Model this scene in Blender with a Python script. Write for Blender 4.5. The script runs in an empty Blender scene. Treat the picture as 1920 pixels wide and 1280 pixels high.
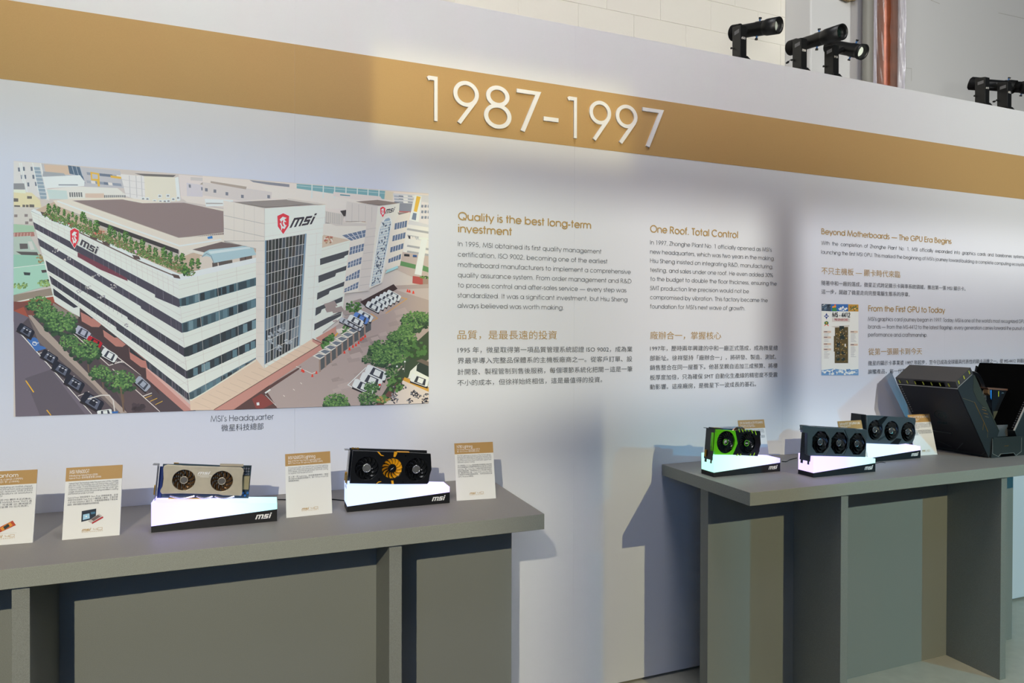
import bpy, math, random
from mathutils import Vector, Matrix
random.seed(7)
C = bpy.context.scene.collection
SC = bpy.context.scene
PI = math.pi
# ------------------------------------------------------------------ camera, world, lights, exposure
F, CY = 1215.6786, 639.87
CAM = Vector((0.0, -2.25, 1.38675))
RT = Vector((0.93530053, -0.35384483, 0.00259992))
UP = Vector((0.000292954, 0.008121736, 0.999966975))
FW = Vector((0.35385426, 0.93526888, -0.00769992))
cd = bpy.data.cameras.new('camera'); cam = bpy.data.objects.new('camera', cd); C.objects.link(cam)
cd.sensor_width = 36; cd.lens = F / 1920 * 36; cd.clip_start = .05; cd.clip_end = 60
Mx = Matrix((RT, UP, -FW)).transposed().to_4x4(); Mx.translation = CAM
cam.matrix_world = Mx
SC.camera = cam
SC.view_settings.view_transform = 'Standard'; SC.view_settings.look = 'None'
SC.view_settings.gamma = 1; SC.view_settings.exposure = 0.0
try: SC.view_settings.use_curve_mapping = False
except Exception: pass
w = bpy.data.worlds.new('hall_ambience'); SC.world = w; w.use_nodes = True
w.node_tree.nodes['Background'].inputs[0].default_value = (.50, .63, 1, 1)
w.node_tree.nodes['Background'].inputs[1].default_value = .030

# A projector spot high on the opposite side of the aisle; the added fills use it unshuttered. Its framing shutters (x0, x1, z0, z1, measured where the
# beam meets the display wall, with the softness of each edge) shape the beam, as they do on the lamps in view.
def beam(name, loc, col, power, x0=None, x1=None, z0=None, z1=None, rad=.012):
    l = bpy.data.lights.new(name, 'POINT'); l.energy = power; l.color = col; l.shadow_soft_size = rad
    o = bpy.data.objects.new(name, l); C.objects.link(o); o.location = loc
    l.use_nodes = True; nt = l.node_tree; N = nt.nodes; L = nt.links
    em = next(n for n in N if n.type == 'EMISSION')
    def math_(op, a, b=None, c=None):
        n = N.new('ShaderNodeMath'); n.operation = op
        for i, v in enumerate((a, b, c)):
            if v is None: continue
            if isinstance(v, (int, float)): n.inputs[i].default_value = v
            else: L.new(v, n.inputs[i])
        return n.outputs[0]
    tc = N.new('ShaderNodeTexCoord'); sp = N.new('ShaderNodeSeparateXYZ'); L.new(tc.outputs['Normal'], sp.inputs[0])
    dy = math_('MAXIMUM', sp.outputs[1], .02)
    X = math_('MULTIPLY_ADD', math_('DIVIDE', sp.outputs[0], dy), -loc[1], loc[0])
    Z = math_('MULTIPLY_ADD', math_('DIVIDE', sp.outputs[2], dy), -loc[1], loc[2])
    def edge(v, e, rising):
        n = N.new('ShaderNodeMapRange'); n.interpolation_type = 'SMOOTHSTEP'; L.new(v, n.inputs[0])
        n.inputs[1].default_value = e[0] - e[1]; n.inputs[2].default_value = e[0] + e[1]
        n.inputs[3].default_value = 0 if rising else 1; n.inputs[4].default_value = 1 if rising else 0
        return n.outputs[0]
    k = math_('GREATER_THAN', sp.outputs[1], .02)
    for v, e, r in ((X, x0, 1), (X, x1, 0), (Z, z0, 1), (Z, z1, 0)):
        if e is not None: k = math_('MULTIPLY', k, edge(v, e, r))
    L.new(k, em.inputs['Strength'])
    return o
NEU = (1, .975, .93); BLU = (.42, .62, 1); COOL = (.80, .88, 1)
#BEAMS
def rgb(*c): m = max(c); return tuple(v / m for v in c), m
def B(name, loc, c, x0=None, x1=None, z0=None, z1=None, rad=.012): col, p = rgb(*c); return beam(name, loc, col, p, x0, x1, z0, z1, rad)
B('projector_beam_left_table', (-.99, -3.8, 2.6), (393.6, 361.3, 273.0), None, (1.00, .27), (-.05, .1), (1.1, .4))
B('projector_beam_right_table', (2.66, -3.8, 2.6), (250.8, 225.8, 134.5), (1.235, .02), None, (-.8, .2), (1.02, .2))
B('projector_beam_blue', (5.03, -3.8, 2.6), (9.1, 154.9, 257.4), (1.3, .2), None, (-.8, .2), (1.1, .35))
B('projector_beam_narrow', (.9, -3.8, 2.6), (155.7, 162.6, 145.9), (.80, .25), (1.235, .015), (-.05, .1), (.90, .2))
B('projector_beam_text', (.10, -3.8, 2.62), (274.4, 284.8, 240.7), (.45, .10), (1.30, .28), (1.08, .15), (1.925, .13))
B('projector_beam_text_middle', (1.7, -3.8, 2.62), (326.7, 328.6, 297.4), (1.30, .28), (2.03, .12), (1.08, .15), (1.925, .13))
B('projector_beam_photo', (-.55, -3.8, 2.62), (70.5, 98.8, 167.9), (-2, .3), (.46, .10), (.98, .25), (1.98, .14))
B('projector_beam_right_text', (2.9, -3.8, 2.62), (232.1, 241.4, 253.8), (2.22, .09), None, (.88, .16), (1.925, .13))
B('projector_beam_right_top', (3.6, -3.8, 2.62), (313.2, 324.1, 297.3), (2.8, 1.1), None, (1.7, .25), None)
B('projector_beam_top', (.9, -3.8, 2.6), (150.5, 153.4, 134.2), None, (3.2, 1.2), (2.15, .3), None)
B('projector_beam_top_left', (-.8, -3.8, 2.6), (14.3, 0.2, 0.1), None, (.6, 1.2), (2.15, .3), None)
B('projector_beam_left_wash', (-1.4, -3.8, 2.6), (184.8, 199.5, 155.7), None, (.4, 1.0), (1.1, .35), None)
B('projector_beam_wall_wash', (1.0, -3.8, 2.6), (48.6, 26.0, 0.1), None, None, (1.12, .25), None)
B('projector_beam_title', (.8, -3.8, 2.62), (168.0, 152.0, 75.4), (.34, .03), (1.36, .07), (2.06, .09), (2.38, .06))
B('projector_beam_blocks', (.4, -3.8, 2.0), (247.9, 222.5, 170.4), None, (6, .8), (2.605, .012), None)
B('low_uplight', (-1.05, -3.8, .8), (150.0, 147.0, 141.0), None, None, (2.605, .012), None, .03)
B('fill_overhead', (1.0, -3, 4.4), (44.9, 46.6, 61.9), rad=.6)  # large soft fill added overhead, not a known lamp of the hall
B('fill_overhead_near', (1.0, -1.3, 4.8), (150.0, 150.0, 150.0), rad=.6)  # second overhead fill, added to lift the wall and table tops
B('fill_low', (-.6, -3.6, 1.9), (7.7, 18.0, 42.0), rad=.7)  # bluish fill added low on the left; no lamp is known there
#ENDBEAMS

# ------------------------------------------------------------------ measuring helpers (camera pixel -> point on a real plane)
def ray(x, y): return (x - 960) / F * RT + (CY - y) / F * UP + FW
def onY(x, y, Y=0.0): v = ray(x, y); return CAM + v * ((Y - CAM.y) / v.y)
def onZ(x, y, Z): v = ray(x, y); return CAM + v * ((Z - CAM.z) / v.z)
TZ, TZB, TF, LF, PF = .8691, .8244, -.5168, -.5039, -.2816

# ------------------------------------------------------------------ materials
def lin(c): c /= 255.; return c / 12.92 if c <= .04045 else ((c + .055) / 1.055) ** 2.4
def hx(h, g=1.0): return tuple(min(1, lin(int(h[i:i + 2], 16)) * g) for i in (0, 2, 4)) + (1,)
MATS = {}
def mat(name, h, rough=.6, metal=0., grain=0., gscale=900., bump=0., bscale=60., alpha=1., spec=.5, coat=0.):
    if name in MATS: return MATS[name]
    m = bpy.data.materials.new(name); m.use_nodes = True; nt = m.node_tree; N = nt.nodes; L = nt.links
    b = N['Principled BSDF']; col = hx(h) if isinstance(h, str) else h
    b.inputs['Base Color'].default_value = col; b.inputs['Roughness'].default_value = rough
    b.inputs['Metallic'].default_value = metal; b.inputs['Alpha'].default_value = alpha
    b.inputs['Specular IOR Level'].default_value = spec; b.inputs['Coat Weight'].default_value = coat
    if grain or bump:
        tc = N.new('ShaderNodeTexCoord')
    if grain:
        n = N.new('ShaderNodeTexNoise'); n.inputs['Scale'].default_value = gscale; n.inputs['Detail'].default_value = 2
        L.new(tc.outputs['Object'], n.inputs['Vector'])
        r = N.new('ShaderNodeMapRange'); L.new(n.outputs[0], r.inputs[0])
        r.inputs[1].default_value = .3; r.inputs[2].default_value = .7
        r.inputs[3].default_value = 1 - grain; r.inputs[4].default_value = 1 + grain
        x = N.new('ShaderNodeMix'); x.data_type = 'RGBA'; x.blend_type = 'MULTIPLY'; x.inputs[0].default_value = 1
        x.inputs[6].default_value = col; L.new(r.outputs[0], x.inputs[7]); L.new(x.outputs[2], b.inputs['Base Color'])
    if bump:
        n = N.new('ShaderNodeTexNoise'); n.inputs['Scale'].default_value = bscale; n.inputs['Detail'].default_value = 4
        L.new(tc.outputs['Object'], n.inputs['Vector'])
        bp = N.new('ShaderNodeBump'); bp.inputs['Strength'].default_value = bump; bp.inputs['Distance'].default_value = .004
        L.new(n.outputs[0], bp.inputs['Height']); L.new(bp.outputs[0], b.inputs['Normal'])
    MATS[name] = m; return m
WALLW = mat('wall_white_print', 'E9E9EC', .75, bump=.05, bscale=350)
GOLD = mat('gold_print', 'C6A067', .7, grain=.03, gscale=700)
TBL = mat('grey_laminate', '8D8F87', .55, grain=.30, gscale=950, bump=.05, bscale=700, spec=.35)
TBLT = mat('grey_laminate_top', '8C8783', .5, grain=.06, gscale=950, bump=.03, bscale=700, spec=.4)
TBLE = mat('grey_edge_lit', '9C9E93', .6, grain=.24, gscale=900, bump=.06, bscale=700, spec=.3)  # speckled edge; lighter than the top, uneven light put into its colour
BLOCK = mat('painted_block', 'E3E0D8', .8, bump=.25, bscale=45)
MORT = mat('painted_mortar', 'E3E0D8', .85, bump=.3, bscale=90)
PLAST = mat('painted_plaster', 'D5D6D8', .8, bump=.12, bscale=30)
FLOORM = mat('polished_floor', 'B5B1A2', .42, grain=.06, gscale=18, bump=.03, bscale=9)
BLK = mat('matte_black', '101113', .45, bump=.04, bscale=500)
BLK2 = mat('satin_black', '0B0C0E', .3)
FIN = mat('black_fins', '060607', .5)
WHITE = mat('white_letter', 'FBFAF8', .5)
TXT = mat('grey_ink', '55565A', .7)
TXTG = mat('gold_ink', 'BC9858', .7)
CARD = mat('white_card', 'EEEEEA', .6)
CGOLD = mat('card_gold', 'BC9355', .6)
CINK = mat('card_ink', '6A6B6E', .7)
CWHT = mat('card_white_ink', 'F5F2EA', .7)
STEEL = mat('brushed_steel', 'B9B8B6', .32, .9, grain=.1, gscale=300)
GOLDM = mat('gold_contacts', 'C49A45', .35, .8)
DKS = mat('dark_steel', '4A4A4C', .4, .7)
LENS = mat('lens_glass', 'C9D4C4', .08, .75); _l = LENS.node_tree.nodes['Principled BSDF']; _l.inputs['Emission Color'].default_value = (.8, .85, .7, 1); _l.inputs['Emission Strength'].default_value = .35
BLUEM = mat('blue_collar', '1E63A8', .4)
def vcol(name, rough=.6):
    m = bpy.data.materials.new(name); m.use_nodes = True; nt = m.node_tree
    a = nt.nodes.new('ShaderNodeAttribute'); a.attribute_name = 'Col'
    b = nt.nodes['Principled BSDF']; nt.links.new(a.outputs[0], b.inputs['Base Color']); b.inputs['Roughness'].default_value = rough
    return m
PRINT = vcol('colour_print', .7)

# ------------------------------------------------------------------ mesh helpers
class MB:
    def __init__(s): s.v = []; s.f = []; s.sm = []; s.c = []
    def add(s, vs, fs, smooth=False, M=None, col=None):
        k = len(s.v)
        for p in vs: s.v.append(tuple(M @ Vector(p)) if M is not None else tuple(p))
        for f in fs: s.f.append(tuple(i + k for i in f)); s.sm.append(smooth); s.c.append(col)
        return s
    def box(s, a, b, M=None):
        x0, y0, z0 = a; x1, y1, z1 = b
        v = [(x0, y0, z0), (x1, y0, z0), (x1, y1, z0), (x0, y1, z0), (x0, y0, z1), (x1, y0, z1), (x1, y1, z1), (x0, y1, z1)]
        return s.add(v, [(0, 3, 2, 1), (4, 5, 6, 7), (0, 1, 5, 4), (1, 2, 6, 5), (2, 3, 7, 6), (3, 0, 4, 7)], M=M)
    def hexa(s, p, M=None):   # 8 points: 4 front then 4 back, same order
        return s.add(p, [(0, 1, 2, 3), (7, 6, 5, 4), (0, 4, 5, 1), (1, 5, 6, 2), (2, 6, 7, 3), (3, 7, 4, 0)], M=M)
    def prism(s, poly, y0, y1, M=None, smooth=False):   # poly in x,z ; extruded along y
        n = len(poly); v = [(x, y0, z) for x, z in poly] + [(x, y1, z) for x, z in poly]
        s.add(v, [tuple(range(n)), tuple(range(2 * n - 1, n - 1, -1))], M=M)
        s.add(v, [(i, i + n, (i + 1) % n + n, (i + 1) % n) for i in range(n)], smooth, M=M)
        return s
    def cyl(s, p0, p1, r0, r1=None, n=24, M=None, caps=True, smooth=True):
        r1 = r0 if r1 is None else r1; p0 = Vector(p0); p1 = Vector(p1); d = (p1 - p0).normalized()
        a = d.orthogonal().normalized(); b = d.cross(a)
        ring = lambda p, r: [tuple(p + a * math.cos(2 * PI * i / n) * r + b * math.sin(2 * PI * i / n) * r) for i in range(n)]
        A = ring(p0, r0); B = ring(p1, r1)
        s.add(A + B, [(i, (i + 1) % n, (i + 1) % n + n, i + n) for i in range(n)], smooth, M=M)
        if caps: s.add(A, [tuple(range(n - 1, -1, -1))], M=M); s.add(B, [tuple(range(n))], M=M)
        return s
    def lathe(s, prof, M=None, n=32, axis='y', smooth=True):   # prof: (r, h) along axis
        k = len(prof); v = []
        for r, h in prof:
            for i in range(n):
                c, q = math.cos(2 * PI * i / n) * r, math.sin(2 * PI * i / n) * r
                v.append((c, h, q) if axis == 'y' else ((h, c, q) if axis == 'x' else (c, q, h)))
        return s.add(v, [(j * n + i, j * n + (i + 1) % n, (j + 1) * n + (i + 1) % n, (j + 1) * n + i) for j in range(k - 1) for i in range(n)], smooth, M=M)
    def tube(s, pts, r, n=8, M=None):
        pts = [Vector(p) for p in pts]; v = []
        for j, p in enumerate(pts):
            d = (pts[min(j + 1, len(pts) - 1)] - pts[max(j - 1, 0)]).normalized()
            a = d.cross(Vector((0, 0, 1))); a = a.normalized() if a.length > 1e-4 else Vector((1, 0, 0)); b = d.cross(a)
            v += [tuple(p + a * math.cos(2 * PI * i / n) * r + b * math.sin(2 * PI * i / n) * r) for i in range(n)]
        k = len(pts)
        s.add(v, [(j * n + i, j * n + (i + 1) % n, (j + 1) * n + (i + 1) % n, (j + 1) * n + i) for j in range(k - 1) for i in range(n)], True, M=M)
        return s.add(v[:n] + v[-n:], [tuple(range(n - 1, -1, -1)), tuple(range(n, 2 * n))], M=M)
    def build(s, name, m, parent=None, loc=None, bevel=0, recalc=True):
        me = bpy.data.meshes.new(name); me.from_pydata(s.v, [], s.f)
        me.polygons.foreach_set('use_smooth', s.sm)
        if any(c is not None for c in s.c):
            at = me.color_attributes.new('Col', 'FLOAT_COLOR', 'CORNER'); buf = []
            for p, c in zip(me.polygons, s.c): buf += list(c or (1, 1, 1, 1)) * p.loop_total
            at.data.foreach_set('color', buf)
        elif recalc:
            import bmesh
            bm = bmesh.new(); bm.from_mesh(me); bmesh.ops.recalc_face_normals(bm, faces=bm.faces); bm.to_mesh(me); bm.free()
        me.materials.append(m); me.update()
        o = bpy.data.objects.new(name, me); C.objects.link(o)
        if parent: o.parent = parent
        if loc: o.location = loc
        if bevel:
            b = o.modifiers.new('bevel', 'BEVEL'); b.width = bevel; b.segments = 2; b.limit_method = 'ANGLE'
        return o
def tag(o, label=None, cat=None, group=None, kind=None):
    if label: o['label'] = label
    if cat: o['category'] = cat
    if group: o['group'] = group
    if kind: o['kind'] = kind
    return o
def empty(name, loc=(0, 0, 0), rot=(0, 0, 0)):
    o = bpy.data.objects.new(name, None); C.objects.link(o); o.location = loc; o.rotation_euler = rot; o.empty_display_size = .05
    return o
def copy_tree(o, parent=None):
    c = o.copy(); C.objects.link(c); c.parent = parent
    for ch in [x for x in o.children]: copy_tree(ch, c)
    return c

# ------------------------------------------------------------------ lettering: a geometric round stroke alphabet
def arc(cx, cy, rx, ry, a0, a1, n=None):
    n = n or max(4, int(abs(a1 - a0) / 24)); return [(cx + rx * math.cos(math.radians(a0 + (a1 - a0) * i / n)), cy + ry * math.sin(math.radians(a0 + (a1 - a0) * i / n))) for i in range(n + 1)]
def ring(cx): return arc(cx, .27, .25, .25, 0, 360)
G = {' ': (.277, []), '\u2122': (.62, [[(.02, .72), (.24, .72)], [(.13, .72), (.13, .45)], [(.30, .45), (.30, .72), (.42, .52), (.54, .72), (.54, .45)]]),
'a': (.683, [ring(.33), [(.60, 0), (.60, .54)]]), 'b': (.682, [[(.08, 0), (.08, .76)], ring(.35)]),
'c': (.62, [arc(.33, .27, .25, .25, 42, 318)]), 'd': (.685, [ring(.33), [(.60, 0), (.60, .76)]]),
'e': (.65, [[(.08, .27)] + arc(.325, .27, .25, .25, 0, 325)]), 'f': (.314, [[(.13, 0), (.13, .62)] + arc(.25, .62, .12, .12, 180, 80), [(.02, .51), (.28, .51)]]),
'g': (.674, [ring(.33), [(.60, .54), (.60, .03)] + arc(.335, .03, .265, .21, 0, -160)]),
'h': (.61, [[(.08, 0), (.08, .76)], arc(.305, .305, .225, .215, 180, 0) + [(.53, 0)]]), 'i': (.2, [[(.10, 0), (.10, .54)], [(.10, .67), (.10, .75)]]),
'j': (.203, [[(.12, .54), (.12, -.1)] + arc(.03, -.1, .09, .09, 0, -90), [(.12, .67), (.12, .75)]]), 'k': (.502, [[(.08, 0), (.08, .76)], [(.43, .54), (.10, .27), (.47, 0)]]),
'l': (.2, [[(.10, 0), (.10, .76)]]), 'm': (.938, [[(.08, 0), (.08, .54)], arc(.27, .32, .19, .2, 180, 0) + [(.46, 0)], arc(.65, .32, .19, .2, 180, 0) + [(.84, 0)]]),
'n': (.61, [[(.08, 0), (.08, .54)], arc(.305, .305, .225, .215, 180, 0) + [(.53, 0)]]), 'o': (.655, [ring(.3275)]), 'p': (.682, [[(.08, -.2), (.08, .54)], ring(.35)]),
'q': (.682, [ring(.33), [(.60, -.2), (.60, .54)]]), 'r': (.301, [[(.08, 0), (.08, .54)], arc(.235, .36, .155, .155, 180, 65)]),
's': (.388, [arc(.19, .40, .12, .115, 25, 265) + arc(.19, .15, .14, .125, 85, -155)]), 't': (.339, [[(.16, 0), (.16, .74)], [(.03, .51), (.30, .51)]]),
'u': (.608, [[(.08, .54), (.08, .24)] + arc(.30, .235, .22, .21, 180, 360), [(.52, .54), (.52, 0)]]), 'v': (.554, [[(.03, .54), (.277, .01), (.52, .54)]]),
'w': (.831, [[(.03, .54), (.22, .01), (.415, .52), (.61, .01), (.80, .54)]]), 'x': (.48, [[(.03, 0), (.45, .54)], [(.03, .54), (.45, 0)]]),
'y': (.536, [[(.03, .54), (.275, 0)], [(.51, .54), (.19, -.2)]]), 'z': (.425, [[(.04, .515), (.38, .515), (.04, .025), (.39, .025)]]),
'A': (.74, [[(.02, 0), (.37, .73), (.72, 0)], [(.14, .25), (.60, .25)]]), 'B': (.574, [[(.09, .71), (.25, .71)] + arc(.25, .56, .15, .15, 90, -90) + [(.09, .41)], [(.09, .41), (.3, .41)] + arc(.30, .22, .19, .19, 90, -90) + [(.09, .03)], [(.09, 0), (.09, .74)]]),
'C': (.813, [arc(.42, .37, .36, .355, 42, 318)]), 'D': (.744, [[(.09, 0), (.09, .74)], [(.09, .71), (.31, .71)] + arc(.31, .37, .36, .34, 90, -90) + [(.09, .03)]]),
'E': (.536, [[(.48, .71), (.09, .71), (.09, .03), (.48, .03)], [(.09, .40), (.47, .40)]]), 'F': (.485, [[(.45, .71), (.09, .71), (.09, 0)], [(.09, .41), (.43, .41)]]),
'G': (.872, [arc(.43, .37, .37, .355, 42, 345) + [(.80, .36), (.47, .36)]]), 'H': (.683, [[(.09, 0), (.09, .74)], [(.59, 0), (.59, .74)], [(.09, .40), (.59, .40)]]),
'I': (.226, [[(.11, 0), (.11, .74)]]), 'J': (.482, [[(.38, .74), (.38, .2)] + arc(.21, .2, .17, .185, 0, -165)]), 'K': (.591, [[(.09, 0), (.09, .74)], [(.52, .74), (.11, .37), (.56, 0)]]),
'L': (.462, [[(.09, .74), (.09, .03), (.43, .03)]]), 'M': (.919, [[(.06, 0), (.17, .73), (.46, .06), (.75, .73), (.86, 0)]]), 'N': (.74, [[(.09, 0), (.09, .72), (.65, .02), (.65, .74)]]),
'O': (.869, [arc(.435, .37, .375, .355, 0, 360)]), 'P': (.592, [[(.09, 0), (.09, .71), (.28, .71)] + arc(.28, .53, .2, .18, 90, -90) + [(.09, .35)]]),
'Q': (.871, [arc(.435, .37, .375, .355, 0, 360), [(.49, .24), (.76, .0)]]), 'R': (.607, [[(.09, 0), (.09, .71), (.28, .71)] + arc(.28, .54, .2, .17, 90, -90) + [(.09, .37)], [(.27, .37), (.53, 0)]]),
'S': (.498, [arc(.25, .55, .155, .165, 25, 262) + arc(.25, .205, .185, .185, 82, -160)]), 'T': (.426, [[(.01, .71), (.42, .71)], [(.213, 0), (.213, .7)]]),
'U': (.655, [[(.08, .74), (.08, .29)] + arc(.325, .28, .245, .265, 180, 360) + [(.57, .74)]]), 'V': (.702, [[(.02, .74), (.35, .01), (.68, .74)]]),
'W': (.96, [[(.02, .74), (.25, .01), (.48, .72), (.71, .01), (.94, .74)]]), 'X': (.609, [[(.04, 0), (.56, .74)], [(.05, .74), (.57, 0)]]),
'Y': (.592, [[(.02, .74), (.295, .36), (.57, .74)], [(.295, 0), (.295, .36)]]), 'Z': (.48, [[(.03, .71), (.42, .71), (.03, .03), (.45, .03)]]),
'0': (.554, [arc(.277, .37, .215, .345, 0, 360)]), '1': (.554, [[(.13, .70), (.30, .70), (.30, 0)]]), '2': (.554, [arc(.27, .53, .19, .185, 170, -35) + [(.06, .03), (.49, .03)]]),
'3': (.554, [arc(.26, .55, .155, .165, 150, -80), arc(.26, .21, .2, .185, 85, -155)]), '4': (.554, [[(.40, 0), (.40, .70), (.04, .19), (.52, .19)]]),
'5': (.554, [[(.45, .71), (.19, .71), (.12, .40)] + arc(.26, .235, .21, .21, 110, -150)]), '6': (.554, [arc(.28, .22, .2, .195, 0, 360), [(.42, .74), (.11, .32)]]),
'7': (.554, [[(.05, .71), (.47, .71), (.15, 0)]]), '8': (.554, [arc(.277, .56, .15, .155, 0, 360), arc(.277, .21, .195, .185, 0, 360)]),
'9': (.554, [arc(.277, .52, .2, .195, 0, 360), [(.14, 0), (.45, .43)]]), '.': (.277, [[(.13, 0), (.13, .07)]]), ',': (.277, [[(.15, .07), (.09, -.08)]]),
'-': (.332, [[(.04, .24), (.29, .24)]]), '\u2014': (1.0, [[(.03, .25), (.97, .25)]]), "'": (.198, [[(.10, .74), (.08, .56)]]), '(': (.33, [arc(.35, .28, .25, .48, 130, 230)]), ')': (.33, [arc(-.02, .28, .25, .48, 50, -50)]),
'&': (.757, [[(.70, 0), (.20, .53)] + arc(.31, .60, .12, .11, 205, -40) + [(.12, .26)] + arc(.28, .18, .2, .16, 150, 300) + [(.62, .32)]]),
'%': (.775, [arc(.17, .56, .13, .15, 0, 360, 10), arc(.60, .17, .13, .15, 0, 360, 10), [(.15, 0), (.62, .74)]])}
def stroke(pts, w):
    n = len(pts); closed = n > 3 and abs(pts[0][0] - pts[-1][0]) < 1e-6 and abs(pts[0][1] - pts[-1][1]) < 1e-6
    out = []
    for i, p in enumerate(pts):
        a = pts[i - 1] if i > 0 else (pts[-2] if closed else None); b = pts[i + 1] if i < n - 1 else (pts[1] if closed else None)
        def nn(p, q): dx, dy = q[0] - p[0], q[1] - p[1]; l = math.hypot(dx, dy) or 1; return (-dy / l, dx / l)
        if a is None: nx, ny = nn(p, b)
        elif b is None: nx, ny = nn(a, p)
        else:
            n1 = nn(a, p); n2 = nn(p, b); nx, ny = n1[0] + n2[0], n1[1] + n2[1]; l = math.hypot(nx, ny) or 1; nx /= l; ny /= l
            k = 1 / max(.38, nx * n1[0] + ny * n1[1]); nx *= k; ny *= k
        out.append(((p[0] + nx * w / 2, p[1] + ny * w / 2), (p[0] - nx * w / 2, p[1] - ny * w / 2)))
    return [(out[i][0], out[i + 1][0], out[i + 1][1], out[i][1]) for i in range(n - 1)]
def latin(text, w):
    x = 0; q = []
    for ch in text:
        adv, st = G.get(ch, G['-'])
        for s in st: q += [[(x + a, b) for a, b in poly] for poly in stroke(s, w)]
        x += adv
    return q
_fc = {}
def cjk(text):
    if text in _fc: return _fc[text]
    cu = bpy.data.curves.new('t', 'FONT'); cu.body = text; cu.size = 1; cu.resolution_u = 2; cu.offset = 0
    o = bpy.data.objects.new('t', cu); C.objects.link(o); bpy.context.view_layer.update()
    me = o.evaluated_get(bpy.context.evaluated_depsgraph_get()).to_mesh()
    q = [[(me.vertices[i].co.x, me.vertices[i].co.y) for i in p.vertices] for p in me.polygons]
    o.to_mesh_clear(); bpy.data.objects.remove(o); bpy.data.curves.remove(cu); _fc[text] = q
    return q
def put_line(mb, q, x0, x1, z, size, y=-.0012, M=None, keep=False):
    if not q: return
    a = min(p[0] for f in q for p in f); b = max(p[0] for f in q for p in f); k = size if keep else (x1 - x0) / (b - a)
    for i, f in enumerate(q): mb.add([(x0 + (p[0] - a) * k, y - (i % 97) * 4e-6, z + p[1] * size) for p in f], [tuple(range(len(f)))], M=M)
def is_cjk(t): return any(ord(c) > 0x2e80 for c in t)

# ------------------------------------------------------------------ the setting
floor = MB().box((-6, -6, -.1), (9, 1.5, 0)).build('floor', FLOORM); tag(floor, 'pale polished concrete floor', None, kind='structure')
WT = 2.5785
wall = empty('wall_back'); tag(wall, 'tall white display wall with printed gold band and texts', kind='structure')
PWD = 1.0203; sx = .7378 * 1.5
edges = [sx + PWD * k for k in range(-4, 6)]
for a, b in zip(edges, edges[1:]):
    MB().box((a + .0001, 0, .012), (b - .0001, .1, WT)).build('wall_panel', WALLW, wall, bevel=.0002)
bz0, bz1 = 2.1168, 2.3433
for a, b in zip(edges, edges[1:]):
    MB().box((a + .0001, -.0008, bz0), (b - .0001, .001, bz1)).build('gold_band', GOLD, wall)
rear = empty('wall_rear'); tag(rear, 'painted concrete block wall rising behind the display wall', kind='structure')
MB().box((-4, 1.404, 0), (3.46, 1.6, 5.2)).build('mortar_bed', MORT, rear)
jx, jz = 1.816, 3.463
row = 0
for r in range(-2, 4):
    z = jz + r * .2
    off = .2 if r % 2 == 0 else 0.
    k = -6
    while True:
        x = jx + off + k * .4; k += 1
        if x > 3.46: break
        if x + .4 < .2: continue
        x1 = min(x + .4, 3.459)
        if x1 - x < .03: continue
        e = random.uniform(-.0008, .0008)
        MB().box((x + .0009, 1.4 + e, z + .0009), (x1 - .0009, 1.42, z + .1991)).build('concrete_block', BLOCK, rear, bevel=.0022)
MB().box((-4, 1.4, 0), (3.46, 1.42, jz - .4 - .002)).build('lower_courses', BLOCK, rear)
pil = MB().box((3.459, 1.17, 0), (9, 1.7, 5.2)).build('wall_right', PLAST, bevel=.01); tag(pil, 'pale plastered wall stepping forward behind the projector lamps', kind='structure')
# hairline form joints on the plaster
def strip(parent, name, pts, wd, m, Y):
    mb = MB()
    for poly in stroke(pts, wd): mb.add([(x, Y, z) for x, z in poly], [(0, 1, 2, 3)])
    return mb.build(name, m, parent)
HAIR = mat('hairline', 'A9A8A4', .9)
for pts in ([(1745, 0), (1762, 7)], [(1872, 24), (1922, 35)], [(1690, 126), (1709, 128.5), (1709, 152)]):
    q = [onY(x, y, 1.1695) for x, y in pts]; strip(pil, 'joint_line', [(p.x, p.z) for p in q], .003, HAIR, 1.1694)

# ------------------------------------------------------------------ the italic lower-case logo word, as polygons in a 0..1 box
def logo_polys():
    sh = lambda x, y: ((x + .32 * y) / 3.02, y / 1.12)
    q = []
    def rect(x0, y0, x1, y1, c=0): q.append([sh(x0, y0), sh(x1, y0), sh(x1, y1 - c), sh(x1 - c, y1), sh(x0, y1)] if c else [sh(x0, y0), sh(x1, y0), sh(x1, y1), sh(x0, y1)])
    rect(0, 0, .24, .9); rect(.50, 0, .74, .75); rect(1.0, 0, 1.24, .80)
    rect(.0, .70, 1.24, .9, .12)
    rect(1.40, .68, 2.10, .9); rect(1.38, .36, 1.62, .84); rect(1.40, .34, 2.08, .55, .08); rect(1.86, .06, 2.10, .5); rect(1.34, 0, 2.08, .2)
    rect(2.26, 0, 2.50, .78); rect(2.26, .90, 2.50, 1.12)
    return q
LOGO = logo_polys()
def lay_logo(mb, x0, z0, wd, ht, y=0.0, M=None, depth=0.0, col=None):
    for i, f in enumerate(LOGO):
        if depth: mb.prism([(x0 + a * wd, z0 + b * ht) for a, b in f], y - depth - i * .00006, y, M=M)
        else: mb.add([(x0 + a * wd, y - i * .00002, z0 + b * ht) for a, b in f], [tuple(range(len(f)))], M=M, col=col)

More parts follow.
